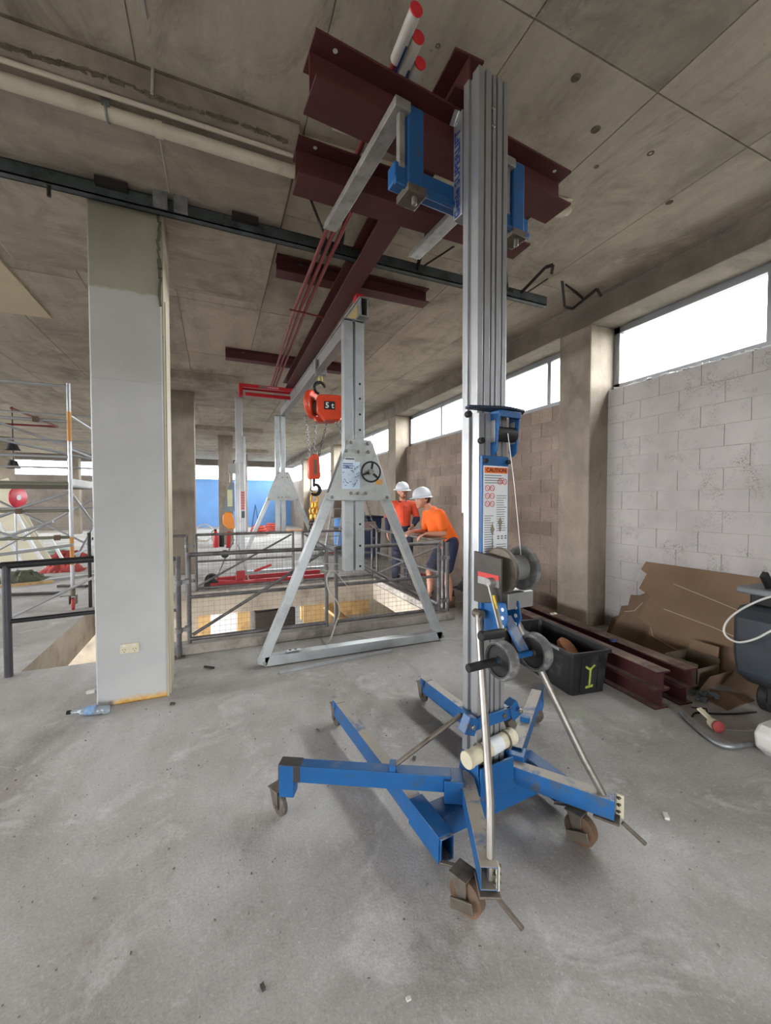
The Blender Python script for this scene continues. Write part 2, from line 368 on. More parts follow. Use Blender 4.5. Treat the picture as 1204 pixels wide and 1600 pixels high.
for x0, x1, y0, y1 in ((XL, xs[0], YB, YF), (xs[-1]+pw, 4.6, YB, YF), (xs[0], xs[-1]+pw, ys[-1]+pl, YF), (xs[0], xs[-1]+pw, YB, ys[0])):
    MB().box(x0, x1, y0, y1, ZC, ZC+.014).build('soffit', M_ceil, slab)
# anchor holes and spalls in the soffit
for x, y, r, k in ((2.23, 1.88, .020, 0), (1.86, 1.70, .018, 1), (2.72, 1.86, .016, 1), (2.42, 2.92, .02, 0), (1.75, 1.28, .010, 0), (2.48, 2.08, .012, 1), (3.3, 2.1, .018, 1), (1.62, 5.9, .03, 1), (1.08, 1.86, .010, 0)):
    m = MB(); m.lathe([(r*1.5, .0), (r, -.004), (r*.8, -.002), (r*.3, .003)], (x, y, ZC-.0005), (0, 0, 1), 10); m.build('anchor_hole', M_rough, slab)
# drop panels over the column row
def drop_panel(y0, dx=0):
    m = MB(); m.box(-1.66+dx, .515+dx, y0, y0+2.2, ZD, ZC+.005); return m
for k in range(4): struct('drop_panel', drop_panel(2.56 + 5.6*k, (0, .03, .97, 1.8)[k]), M_ceil2, 'thickened concrete slab around a column head', bevel=.01)
m = MB()
for i in range(240):   # ragged broken render along the near edge of the first drop panel
    x = random.uniform(-1.64, .48); w_ = random.uniform(.012, .05); z_ = ZD + random.uniform(-.003, .012) + .008*math.sin(x*9)
    m.obox((x, 2.561, z_), (w_, random.uniform(.005, .018), random.uniform(.005, .014)), (random.uniform(-.3, .3), random.uniform(-.25, .25), random.uniform(-.2, .2)))
m.box(-1.66, .51, 2.552, 2.562, ZC-.012, ZC)  # dark strip painted in as the shadow gap along the panel top
struct('render_edge_shadow_gap', m, M_rough, 'ragged broken render along the drop panel edge, dark strip for its shadow gap')
m = MB(); pts = [(.02, .4), (.0, .8), (-.03, 1.3), (-.02, 1.75), (0, 2.3)]
m.tube([(-.28 + a, y, ZC-.002) for a, y in pts], [.006, .022, .016, .026, .014], 6); m.tube([(-.28, 2.8, ZD-.001), (-.27, 3.3, ZD-.001)], .006, 6)
m.tube([(-.28, 2.552, ZC), (-.285, 2.552, ZD)], .008, 6)
struct('lime_streak', m, plain('lime_deposit', (176, 172, 164), .8), 'thin white lime streak hanging along a slab crack')
# columns
def column(x0, x1, y0, y1, mt, name='concrete_column', top=ZD, label=None):
    return struct(name, MB().box(x0, x1, y0, y1, 0, top), mt, label, bevel=.012)
pc = column(-.80, -.345, 3.455, 3.92, [M_pcol], 'painted_column', ZD, 'patchily painted grey and cream column beside the pit')
m = MB(); m.box(-.349, -.335, 3.462, 3.91, 0, ZD-.02); m.box(-.335, -.325, 3.50, 3.56, 0, 3.0); struct('column_edge_trim', m, M_pside, None, pc)
m = MB()
for i in range(10): m.obox((-.352 - random.uniform(0, .012), 3.452, 2.98 + i*.068), (random.uniform(.012, .03), .008, .075), (0, random.uniform(-.2, .2), 0))
struct('peeled_paint', m, plain('peeled_patch', (92, 92, 74), .8), None, pc)
for k, lab in ((1, 'bare brown concrete column beyond the far side of the pit'), (2, 'slender bare column with fire extinguishers at its foot'), (3, 'faint bare column near the blue wall')):
    y = 3.455 + 5.6*k; column((0, -.86, .13, 1.0)[k], (0, -.36, .59, 1.46)[k], y, y+.46, M_pil, label=lab)
for k, (x, y) in enumerate(((-7.3, 19.0), (-6.0, 22.0), (-11.8, 20.5))):
    column(x, x+.42, y, y+.42, M_pil, top=ZC, label=('bare column standing behind the scaffold tower', 'bare column far behind the painted column', 'bare column in the far corner')[k])
# right-hand side: columns, edge beam, block infill, strip windows
bays = [(-2.046+5.456*k, -2.046+5.456*(k+1)) for k in range(-1, 5)]      # near faces of successive columns
for k in range(-1, 5):
    y = -2.046 + 5.456*k
    if y < YB: continue
    column(XP, 4.47, y, y+.455, M_pil, 'wall_column', 3.54, ('bare concrete wall column behind the camera', 'tall bare wall column behind the steel beams', 'bare wall column behind the two workers', 'bare wall column behind the chain hoist', 'bare wall column close to the blue wall')[k] if 0 <= k <= 4 else None)
m = MB(); m.box(XP, 4.62, YB, YF, 3.54, ZC+.005); m.box(XP-.012, XP, YB, YF, 3.79, ZC); struct('edge_beam', m, M_beam, 'long concrete edge beam above the strip windows', bevel=.006)
def win(n, y0, y1, z0, z1, mull, transom=None, x=4.43, lab=None):
    w = thing('window_%d' % n, lab, None, (x, (y0+y1)/2, z0), kind='structure')
    m = MB(); t = .075
    m.box(x-.03, x+.03, y0, y1, z0, z0+t); m.box(x-.03, x+.03, y0, y1, z1-t, z1); m.box(x-.03, x+.03, y0, y0+t, z0, z1); m.box(x-.03, x+.03, y1-t, y1, z0, z1)
    m.build('window_frame', M_alu, w)
    for a in mull: MB().box(x-.025, x+.025, a-.035, a+.035, z0+t, z1-t).build('mullion', M_alu, w)
    if transom: MB().box(x-.025, x+.025, y0+t, y1-t, transom-.025, transom+.025).build('transom', M_alu, w)
    ed = [y0+t] + sorted(mull) + [y1-t]
    for a, b in zip(ed, ed[1:]): MB().box(x+.004, x+.009, a, b, z0+t, z1-t).build('pane', M_glass, w)
    portal((x+.12, (y0+y1)/2, (z0+z1)/2), (0, R(90), 0), z1-z0, y1-y0)
labs = ['', 'big strip window above the pale limewashed blocks', 'strip window above the raw blocks behind the lift mast', 'strip window behind the gantry post', 'tall window behind the chain hoist', 'window strip next to the blue wall']
blk_full = None
wr = thing('wall_right', 'concrete block infill wall under the strip windows', None, (XW, 0, 0), kind='structure')
BW, BH = .40, .20
me1 = MB().box(0, .1, -.197, .197, -.0965, .0965).mesh('block', M_blk1); me2 = MB().box(0, .1, -.197, .197, -.0965, .0965).mesh('block', M_blk2)
nblk = 0
def blocks(y0, y1, me, mt):
    global nblk
    for r in range(14):
        z = (r + .5)*BH; y = y1
        first = True
        while y > y0 + .02:
            L = BW/2 if (first and r % 2) else BW
            L = min(L, y - y0); first = False
            if abs(L - BW) < .001: o = bpy.data.objects.new('block', me)
            else: o = bpy.data.objects.new('block', MB().box(0, .1, -L/2+.003, L/2-.003, -.0965, .0965).mesh('block', mt))
            COL.objects.link(o); o.parent = wr; o.location = (random.uniform(-.002, .002), y - L/2, z); y -= L; nblk += 1
blocks(.60, bays[1][1], me1, M_blk1); blocks(bays[1][1]+.455, bays[2][1], me2, M_blk2)
MB().box(XW+.005, 4.46, .60, bays[1][1], 0, 2.795).build('mortar', M_mort1, wr); MB().box(XW+.005, 4.46, bays[1][1]+.455, bays[2][1], 0, 2.795).build('mortar', M_mort2, wr)
MB().box(XW, 4.46, YB, .60, 0, 2.795).build('infill', M_mort1, wr); MB().box(XW, 4.46, YB, .35, 2.795, 3.54).build('infill', M_mort1, wr); MB().box(XW, 4.46, bays[2][1]+.455, bays[3][1], 0, 2.795).build('infill', M_mort2, wr)  # upper infill behind the camera closes unseen windows to shape the light
MB().box(XW, 4.46, bays[3][1]+.455, bays[4][1], 0, 1.95).build('infill', M_mort2, wr); MB().box(XW, 4.46, bays[4][1]+.455, YF, 0, 2.6).build('infill', M_mort2, wr)
for k, (ya, yb) in enumerate(((0, 0), (.35, bays[1][1]), (bays[2][0]+.455, bays[2][1]), (bays[3][0]+.455, bays[3][1]), (bays[4][0]+.455, bays[4][1]), (bays[5][0]+.455, YF))):
    if k == 0: continue
    z0 = 2.80 if k < 4 else (1.95 if k == 4 else 2.6)
    win(k, ya, yb, z0, 3.54, [yb - 1.48*j for j in (1, 2, 3) if yb - 1.48*j > ya + .2] if k < 4 else [(ya+yb)/2, (ya+yb)/2 + 1.2, (ya+yb)/2 - 1.2], 2.72 if k == 4 else None, lab=labs[k])
# clumsy white sealant and film along the near sill
m = MB()
for i in range(30): m.obox((4.37, 1.7 + i*.058, 2.806 + random.uniform(0, .012)), (.06, .075, random.uniform(.006, .022)), (random.uniform(-.3, .3), random.uniform(-.2, .2), random.uniform(-.4, .4)))
struct('trim_1', m, plain('crumpled_film', (196, 198, 196), .3), 'crumpled clear film stuck along the near window sill')
# far wall
m = MB(); m.box(XL, -1.5, YF, YF+.2, 0, 2.75); m.box(XL, 4.6, YF, YF+.2, 3.52, ZC+.1)
for x in (-11.6, -9.4, -6.6, -2.75, .55): m.box(x, x+.3, YF, YF+.2, 2.75, 3.52)
struct('wall_far', m, M_far_wall, 'grey-brown end wall under a strip of windows')
m = MB(); m.box(-1.5, 4.6, YF-.02, YF+.2, 0, 2.72); m.box(-1.5, 4.6, YF-.06, YF-.02, 2.60, 2.72); struct('wall_end', m, M_blue_wall, 'bright blue painted end wall below the windows')
ed = [XL, -11.6, -9.4, -6.6, -2.75, .55, 4.5]
for k, (a, b) in enumerate(zip(ed, ed[1:])):
    a += 0 if k == 0 else .3; w = thing('window_%d' % (k+6), ('end wall window in the far corner', 'end wall window seen through the scaffold tubes', 'end wall window next to the painted column', 'end wall window between two far columns', 'end wall window beside the red lift mast', 'wide end wall window above the blue paint')[k], None, ((a+b)/2, YF+.1, 2.75), kind='structure')
    q = MB(); q.box(a, b, YF+.06, YF+.12, 2.75, 2.80); q.box(a, b, YF+.06, YF+.12, 3.47, 3.52); q.box(a, a+.05, YF+.06, YF+.12, 2.8, 3.47); q.box(b-.05, b, YF+.06, YF+.12, 2.8, 3.47); q.build('window_frame', M_alu, w)
    MB().box(a+.05, b-.05, YF+.088, YF+.093, 2.8, 3.47).build('pane', M_glass, w)
portal(((XL+4.5)/2, YF+.2, 3.13), (R(-90), 0, 0), 18.5, .75)
# unseen side and back walls; window strip and doorway sized for fill light
m = MB(); m.box(XL-.2, XL, YB, YF, 0, 1.9); m.box(XL-.2, XL, YB, YF, 3.5, ZC+.1)
for k in range(6): m.box(XL-.2, XL, YB + k*6.0, YB + k*6.0+.4, 1.9, 3.5)
struct('wall_left', m, M_far_wall, 'unseen side wall with a window strip opened for fill light'); portal((XL-.25, (YB+YF)/2, 2.7), (0, R(-90), 0), 1.6, YF-YB)
m = MB(); m.box(XL, -1.3, YB-.2, YB, 0, ZC+.1); m.box(.8, 4.6, YB-.2, YB, 0, ZC+.1); m.box(-1.3, .8, YB-.2, YB, 2.4, ZC+.1)
struct('wall_back', m, M_far_wall, 'wall with an open doorway behind the camera'); portal((-.25, YB-.25, 1.2), (R(90), 0, 0), 2.1, 2.4)
g = MB()
for x0, x1, y0, y1 in ((-120, XL-.2, -120, 120), (4.62, 120, -120, 120), (XL-.2, 4.62, -120, YB-.2), (XL-.2, 4.62, YF+.2, 120)): g.box(x0, x1, y0, y1, -.6, -.15)
struct('ground', g, M_ground, 'open ground outside the building')
# ================================================================== shared object materials
M_bl = dusty('blue_enamel', (22, 84, 140), (96, 104, 110), .42, 0, .35, (60, 72, 80), .16)
M_blw = dusty('worn_blue_enamel', (24, 86, 142), (158, 150, 138), .5, 0, .75, (70, 80, 88), .22)
M_al = plain('mill_aluminium', (178, 180, 182), .38, .75, .08, 2.5, .5, (140, 140, 138), .35, 2)
M_ald = plain('dull_aluminium', (150, 150, 148), .5, .6, .10, 3, .5, (104, 100, 94), .35, 3)
M_galv = plain('galvanised_tube', (150, 152, 154), .5, .65, .14, 14, .5, (104, 102, 100), .4, 9)
M_steel = plain('bare_steel', (150, 146, 140), .42, .85, .14, 8, .5, (112, 88, 66), .3, 12)
M_dst = plain('dirty_steel', (110, 102, 92), .6, .5, .2, 9, .4, (70, 60, 50), .4, 10)
M_blk = plain('black_rubber', (28, 28, 29), .65, 0, .15, 10, .4)
M_tyre = plain('grey_tyre', (92, 92, 92), .85, 0, .15, 20, .3, (140, 138, 134), .4, 20)
M_dark = plain('tube_inside', (16, 16, 18), .9)
M_wht = plain('white_print', (214, 218, 220), .5, 0, .03)
M_navy = plain('navy_lettering', (22, 52, 112), .5, 0, .05)
M_ink = plain('grey_ink', (96, 104, 112), .6, 0, .1)
M_org = plain('orange_label', (232, 110, 36), .5, 0, .05)
M_redl = plain('red_label', (196, 52, 48), .5, 0, .05)
M_yel = plain('yellow_label', (222, 180, 40), .5, 0, .05)
M_cream = plain('cream_plastic', (206, 198, 172), .5, 0, .06, 6, .4, (150, 140, 116), .25, 14)
M_rust = plain('rusty_wheel', (112, 86, 66), .7, .1, .2, 14, .4, (88, 74, 62), .5, 10)
M_castr = plain('dusty_caster', (88, 82, 76), .75, .1, .2, 18, .3, (130, 122, 112), .4, 16)
# ================================================================== blue material lift in front
LIFT = thing('material_lift', 'blue and aluminium hand-winch material lift holding steel beams overhead', 'material lift', (1.17, 1.55, 0), R(5))
def LB(mb, name, m, parent=None, bevel=.003, label=None): return mb.build(name, m, parent or LIFT, bevel, rel=False, label=label)
def rect_ring(x0, x1, y0, y1, t): return None
def extr(poly, z0, z1): return MB().prism([(x, y, z0) for x, y in poly], (0, 0, z1 - z0))
def mast_profile(x0, x1, y0, y1, ribs=True):
    """aluminium column: ribbed rear face, grooved side faces"""
    w = x1 - x0; p = [(x0, y0)]
    for a, b, d in ((.18, .24, .012), (.42, .48, .014), (.58, .64, .014), (.80, .86, .012)):
        p += [(x0 + w*a, y0), (x0 + w*a, y0 + d), (x0 + w*b, y0 + d), (x0 + w*b, y0)]
    p += [(x1, y0)]
    d = y1 - y0
    p += [(x1, y0 + d*.42), (x1 - .014, y0 + d*.42), (x1 - .014, y0 + d*.66), (x1, y0 + d*.66), (x1, y1), (x0, y1), (x0, y0 + d*.66), (x0 + .014, y0 + d*.66), (x0 + .014, y0 + d*.42), (x0, y0 + d*.42)]
    return p
def polyext(name, poly, z0, z1, m):
    mb = MB(); n = len(poly)
    mb.add([(x, y, z0) for x, y in poly] + [(x, y, z1) for x, y in poly], [(i, (i+1) % n, n+(i+1) % n, n+i) for i in range(n)] + [tuple(range(n-1, -1, -1)), tuple(range(n, 2*n))])
    return LB(mb, name, m, bevel=.0015)
mx0, mx1 = -.092, .072
polyext('outer_mast', mast_profile(mx0, mx1, -.05, .055), .17, 1.89, M_al)
ms = polyext('inner_mast', mast_profile(mx0+.02, mx1+.03, -.012, .095), 1.44, 3.43, M_al)
cm = polyext('carriage_mast', [(-.075, .10), (.095, .10), (.095, .165), (-.075, .165)], 2.85, 3.33, M_al)
LB(MB().obox((-.078, .155, 3.33), (.008, .05, .06), (R(45), 0, 0)), 'guide_plate', M_al, cm)
for z in (3.28, 3.20): LB(MB().cyl((.012, -.016, z), (.012, -.002, z), .009, 10), 'bolt', M_steel, ms)
text('lettering', 'Genie SUPERLIFT', .056, M_navy, LIFT, (-.0765, .134, 3.055), (R(90), R(-90), R(-90)), .0006)
text('lettering', 'Genie SUPERLIFT', .056, M_navy, LIFT, (.0965, .134, 3.055), (R(90), R(-90), R(90)), .0006)
# carriage, fork holders, forks
cr = LB(MB().box(-.40, .43, .165, .235, 2.93, 3.02), 'carriage_bar', M_bl, bevel=.006)
LB(MB().box(-.40, .43, .155, .175, 2.915, 2.945), 'carriage_lip', M_bl, cr)
for sx, nm in ((-.295, 'fork_holder'), (.345, 'fork_holder')):
    h = LB(MB().bar((sx, .195, 2.90), (sx, .195, 3.285), .085, .085, (0, 1, 0)), nm, M_bl, bevel=.008)
    LB(MB().box(sx-.05, sx+.05, .14, .25, 2.895, 2.93), 'clamp_block', M_dst, h)
    LB(MB().cyl((sx, .17, 2.86), (sx, .17, 2.895), .012, 10), 'bolt', M_steel, h)
    fk = MB(); x0, x1 = sx-.115, sx-.035
    fk.prism([(x0, .14, 3.235), (x0, .14, 3.28), (x0, 1.06, 3.28), (x0, 1.10, 3.262), (x0, 1.06, 3.24)], (x1-x0, 0, 0)); fk.box(x0+.03, x0+.06, .16, .19, 3.0, 3.24)
    LB(fk, 'fork', plain('worn_fork_steel', (142, 138, 134), .6, .4, .14, 9, .4, (110, 104, 98), .4, 14) if sx < 0 else bpy.data.materials['worn_fork_steel'], bevel=.004)
# blue instruction plate and label on the outer mast
LB(MB().box(-.088, .07, -.068, -.05, .98, 1.70), 'back_plate', M_bl)
for x in (-.075, .058): LB(MB().cyl((x, -.085, 1.675), (x, -.068, 1.675), .011, 10), 'bolt', M_blk)
dc = LB(MB().box(-.082, .062, -.0705, -.068, 1.10, 1.655), 'instruction_label', M_wht, bevel=0)
LB(MB().box(-.078, .058, -.0718, -.0705, 1.622, 1.648), 'label_header', M_org, dc, 0)
text('label_heading', 'CAUTION', .026, plain('black_print', (30, 26, 24), .5), dc, (-.01, -.0724, 1.635), (R(90), 0, 0), .0004)
pr = MB(); rr = random.Random(3)
for z in [1.61 - .011*k for k in range(4)]: pr.box(-.076, -.076 + rr.uniform(.09, .13), -.0712, -.0705, z, z+.0035)
for z in [1.43 - .0105*k for k in range(31)]:
    pr.box(-.076, -.076 + rr.uniform(.035, .06), -.0712, -.0705, z, z+.003)
for z in [1.52 - .0105*k for k in range(38)]:
    if abs(z-1.33) < .03 or abs(z-1.22) < .03: continue
    pr.box(-.006, -.006 + rr.uniform(.04, .062), -.0712, -.0705, z, z+.003)
for z in (1.335, 1.325, 1.22, 1.21):
    for k in range(3): pr.box(.0 + k*.022, .012 + k*.022, -.0712, -.0705, z, z+.006)
LB(pr, 'label_print', M_ink, dc, 0)
ic = MB()
for cx, cz in ((-.060, 1.555), (-.032, 1.555), (-.060, 1.52), (-.032, 1.52), (-.060, 1.485), (-.032, 1.485), (.014, 1.585), (.042, 1.585)):
    ic.tube(arc((cx, -.0712, cz), .0125, 0, 337.5, 15), .0016, 5, True); ic.bar((cx-.008, -.0712, cz+.008), (cx+.008, -.0712, cz-.008), .0022, .001)
LB(ic, 'prohibition_icons', M_redl, dc, 0)
st = MB()
for cx, cz, w, h in ((.016, 1.40, .013, .026), (.016, 1.375, .008, .02), (-.030, 1.37, .012, .03), (-.029, 1.31, .004, .04), (-.026, 1.25, .003, .04)): st.prism([(cx-w, -.0708, cz), (cx, -.0708, cz+h), (cx+w, -.0708, cz), (cx, -.0708, cz-h)], (0, -.0008, 0))
LB(st, 'label_stain', plain('label_grime', (128, 122, 104), .8), dc, 0)
# winch guard at the top of the outer mast (two blue cheeks under a dark plate)
g = MB(); g.prism([(-.165, -.07, 1.90), (.02, -.115, 1.905), (.135, -.10, 1.905), (.165, -.06, 1.902), (.10, -.035, 1.90), (-.16, -.035, 1.90)], (0, 0, .012)); LB(g, 'top_plate', plain('dark_blue_steel', (30, 44, 66), .5, .2, .15))
for x in (-.022, .098):
    g = MB(); g.prism([(x, -.035, 1.90), (x, -.105, 1.90), (x, -.085, 1.72), (x, -.06, 1.70), (x, -.035, 1.72)], (.008, 0, 0)); LB(g, 'guard_cheek', M_bl)
    LB(MB().box(x-.002, x+.010, -.075, -.045, 1.76, 1.86), 'guard_slot', M_ald)
LB(MB().box(-.022, .106, -.105, -.095, 1.87, 1.90), 'guard_bridge', M_bl)
LB(MB().cyl((-.02, -.065, 1.80), (.10, -.065, 1.80), .034, 16), 'pulley', M_blk)
for p in ((-.155, -.05, 1.875), (-.085, -.055, 1.765)): LB(MB().cyl((p[0], p[1]-.015, p[2]), (p[0], p[1]+.01, p[2]), .014, 12), 'guide_roller', M_blk)
LB(MB().tube([(.03, -.10, 1.80), (.045, -.13, 1.55), (.035, -.185, 1.21)], .0022, 5), 'lift_cable', plain('wire_rope', (206, 206, 204), .4, .5))
# winch
wn = LB(MB().cyl((-.055, -.17, 1.21), (.045, -.17, 1.21), .055, 20), 'winch_drum', M_ald, bevel=0)
for x, m_ in ((-.075, M_dst), (.05, M_tyre)):
    LB(MB().lathe([(.02, 0), (.092, .002), (.097, .006), (.097, .018), (.092, .022), (.02, .024)], (x-.01, -.17, 1.205), (1, 0, 0), 32), 'drum_flange', m_, wn, 0)
sp = MB(); sp.prism([(-.135, -.07, 1.28), (-.135, -.235, 1.265), (-.135, -.235, 1.09), (-.135, -.12, 1.06), (-.135, -.07, 1.06)], (.012, 0, 0)); LB(sp, 'winch_side_plate', plain('sooty_steel', (70, 66, 62), .55, .4, .2), None)
LB(MB().box(-.137, -.135, -.225, -.10, 1.175, 1.195), 'winch_label', M_redl, bevel=0); LB(MB().box(-.137, -.135, -.225, -.10, 1.145, 1.175), 'winch_label', M_ald, bevel=0)
LB(MB().box(-.05, .10, -.19, -.07, 1.035, 1.105), 'winch_foot', M_ald)
cr_ = MB(); cr_.tube([(-.155, -.19, 1.165), (-.155, -.215, 1.10), (-.16, -.25, 1.03), (-.175, -.285, .985)], .013, 8, sy=.5); LB(cr_, 'crank_arm', M_steel)
LB(MB().obox((-.158, -.222, 1.09), (.006, .02, .055), (R(-20), 0, 0)), 'crank_label', M_yel, bevel=0)
LB(MB().lathe([(.012, 0), (.017, .004), (.019, .03), (.017, .09), (.020, .115), (.016, .12)], (-.165, -.285, .985), (-1, 0, .05), 14), 'crank_grip', M_blk, bevel=0)
LB(MB().cyl((-.165, -.19, 1.165), (-.12, -.19, 1.165), .018, 12), 'crank_hub', M_ald)
# bracket with holes and the loading wheels
for x in (-.075, .0):
    b = LB(MB().prism([(x, -.068, 1.08), (x, -.20, 1.07), (x, -.215, 1.0), (x, -.19, .95), (x, -.068, .92)], (.007, 0, 0)), 'wheel_bracket', M_bl)
    for z in (1.04, 1.005, .968): LB(MB().cyl((x-.0015, -.185, z), (x+.0085, -.185, z), .0085, 10), 'bolt_hole', M_wht, b, 0)
LB(MB().bar((-.03, -.16, 1.0), (-.03, -.275, .865), .05, .012, (0, 1, 0)), 'wheel_arm', M_blw)
LB(MB().cyl((-.30, -.275, .875), (.10, -.275, .875), .012, 12), 'wheel_axle', M_bl)
LB(MB().cyl((-.335, -.275, .875), (-.20, -.275, .875), .016, 14), 'axle_grip', M_blk)
for x in (-.165, .02):
    w = LB(MB().lathe([(.062, 0), (.072, .002), (.078, .012), (.078, .036), (.072, .046), (.062, .048), (.062, 0)], (x-.024, -.275, .875), (1, 0, 0), 32, False), 'loading_wheel', M_tyre, bevel=0)
    LB(MB().lathe([(.012, -.004), (.02, .006), (.058, .010), (.066, -.002), (.066, .05), (.058, .038), (.02, .042), (.012, .052)], (x-.024, -.275, .875), (1, 0, 0), 28), 'wheel_disc', M_blk, w, 0)
# rear brace rods
def rod(path): return LB(MB().tube(path, .0155, 10), 'brace_rod', M_steel, bevel=0)
rod([(-.118, -.085, 1.0), (-.12, -.09, .95), (-.27, -.33, .38), (-.325, -.392, .21), (-.325, -.392, .17)])
rod([(.098, -.085, 1.0), (.10, -.09, .95), (.27, -.32, .38), (.325, -.378, .235), (.325, -.378, .19)])
for s in (-1, 1): LB(MB().cyl((s*.11-.01*(s > 0), -.10, 1.0), (s*.11-.01*(s > 0), -.05, 1.0), .02, 12), 'rod_pivot', M_dst)
# base
LB(MB().bar((-.345, -.02, .10), (.345, -.02, .10), .10, .10), 'cross_tube', M_bl)
LB(MB().box(-.115, .115, -.085, .09, .15, .175), 'base_plate', M_blw)
for s in (-1, 1): LB(MB().prism([(s*.10, -.08, .17), (s*.10, .08, .17), (s*.10, .05, .32), (s*.10, -.06, .32)], (.01, 0, 0)), 'mast_gusset', M_bl)
LB(MB().box(-.10, .10, -.085, -.075, .17, .30), 'mast_shoe', M_bl)
for s in (-1, 1):
    lg = LB(MB().bar((s*.345, -.17, .105), (s*.345, 1.02, .135), .062, .10, hollow=.004), 'front_leg', M_blw)
    LB(MB().bar((s*.345, -.16, .105), (s*.345, 0.07, .11), .072, .112, hollow=.004), 'leg_socket', M_bl, lg)
    LB(MB().box(s*.345-.031, s*.345+.031, .98, 1.05, .13, .187), 'leg_end', M_blw, lg)
    def caster(x, y, r, w, name, rz, m_t, m_f, top, lock=False):
        c = LB(MB().lathe([(.008, -w/2), (r*.8, -w/2), (r, -w/2+.006), (r, w/2-.006), (r*.8, w/2), (.008, w/2)], (x, y, r), (math.cos(rz), math.sin(rz), 0), 22), name, m_t, bevel=0)
        ax = V(math.cos(rz), math.sin(rz), 0); fw_ = V(-math.sin(rz), math.cos(rz), 0); fk = MB(); ctr = V(x, y, r)
        for q in (-1, 1):
            a = ctr + ax*q*(w/2+.006); fk.prism([a - fw_*.018 - V(0, 0, .012), a + fw_*.018 - V(0, 0, .012), a + fw_*.05 + V(0, 0, top-r-.004), a - fw_*.012 + V(0, 0, top-r-.004)], ax*q*.004)
        t = ctr + fw_*.02 + V(0, 0, top-r); fk.obox(t, (w+.03, .075, .006), (0, 0, rz)); fk.cyl(ctr - ax*(w/2+.014), ctr + ax*(w/2+.014), .009, 10)
        LB(fk, 'caster_fork', m_f, c); 
        if lock:
            lk = MB(); a = ctr - ax*(w/2+.016); lk.prism([a - fw_*.055 - V(0, 0, .01), a + fw_*.04 - V(0, 0, .045), a + fw_*.045 - V(0, 0, .005), a - fw_*.045 + V(0, 0, .03)], -ax*.01)
            lk.bar(t + fw_*.03, t + fw_*.10 - V(0, 0, .03), .02, .008); LB(lk, 'brake_lever', M_dst, c)
        return c
    caster(s*.345, 1.055, .052, .03, 'front_caster', R(0), M_castr, M_dst, .135)
    LB(MB().obox((s*.345, 1.075, .175), (.03, .05, .006), (0, 0, .4)), 'caster_pin', M_steel)
    # rear arm with braked caster
    ra = LB(MB().bar((s*.10, .02, .195), (s*.35, -.415, .195), .062, .085, hollow=.004), 'rear_arm', M_blw)
    d = V(s*.25, -.435, 0).normalized(); e = V(s*.35, -.415, 0)
    LB(MB().obox(e - d*.03 + V(0, 0, .145), (.075, .10, .010), (0, 0, math.atan2(d.y, d.x) + R(90))), 'caster_plate', M_dst, ra)
    side = V(d.y, -d.x, 0)*(-1 if s > 0 else 1)
    LB(MB().obox(e + V(.036, .0, .185), (.012, .03, .10), (0, 0, math.atan2(d.y, d.x) + R(90))), 'bumper', M_cream, ra)
    for z in (.165, .195, .225): LB(MB().cyl(e + V(.02, -.002, z-.0), e + V(.05, -.002, z), .006, 8), 'bumper_bolt', M_dst, ra)
    cc = e - d*.075
    caster(cc.x - (.05 if s > 0 else .055), cc.y + .03, .066, .046, 'rear_caster', R(18 if s < 0 else 12), M_rust, M_dst, .14, True)
    LB(MB().bar(e + V(.02, -.02, .135), e + V(.055, -.10, .085), .014, .014), 'lock_lever', M_dst, ra)
    # side stabiliser
    sb = LB(MB().bar((s*.20, .0, .235), (s*.86, .435, .235), .062, .075, hollow=.004), 'stabiliser', M_bl if s < 0 else M_blw)
    dd = V(s*.66, .435, 0).normalized(); en = V(s*.86, .435, .235)
    LB(MB().bar(en - dd*.035 + V(0, 0, .04), en - dd*.035 - V(0, 0, .11), .066, .07, (dd.x, dd.y, 0)), 'stabiliser_foot', M_bl, sb)
    LB(MB().bar(en - dd*.10 + V(0, 0, .002), en + dd*.004 + V(0, 0, .002), .065, .079), 'worn_end', plain('scuffed_black', (52, 50, 50), .7, 0, .2, 14) if 'scuffed_black' not in bpy.data.materials else bpy.data.materials['scuffed_black'], sb)
    LB(MB().obox((s*.19, -.005, .21), (.085, .10, .10), (0, 0, math.atan2(dd.y, dd.x))), 'stabiliser_hinge', M_bl, sb)
    LB(MB().cyl((s*.22-.03*s, -.06, .225), (s*.22-.03*s, .06, .225), .011, 10), 'hinge_pin', M_steel, sb)
    caster(s*.862, .46, .052, .03, 'stabiliser_caster', R(20), M_castr, M_dst, .125)
    LB(MB().obox((s*.42, .145, .275), (.03, .05, .05), (0, 0, math.atan2(dd.y, dd.x))), 'brace_lug', M_bl, sb)
# left brace, collar, swivel lugs
LB(MB().tube([(-.42, .145, .28), (-.12, .03, .50)], .011, 8), 'stabiliser_brace', M_dst, bevel=0)
cl = MB(); cl.box(-.115, .10, -.066, -.052, .47, .525); cl.box(-.115, -.093, -.066, .06, .47, .525); cl.box(.073, .10, -.066, .06, .47, .525); LB(cl, 'mast_collar', M_bl)
LB(MB().obox((-.14, -.05, .50), (.06, .05, .075), (0, R(25), 0)), 'brace_clevis', M_bl)
LB(MB().obox((.15, -.02, .485), (.06, .05, .08), (0, R(-25), 0)), 'brace_clevis', M_bl); LB(MB().obox((.135, -.025, .425), (.045, .035, .05), (0, R(-25), 0)), 'brace_stub', M_dst)
for x in (-.14, .15): LB(MB().cyl((x, -.085, .50), (x, -.07, .50), .010, 10), 'bolt', M_steel)
for x in (-.07, .055): LB(MB().cyl((x, -.076, .497), (x, -.064, .497), .011, 10), 'bolt', M_dst)
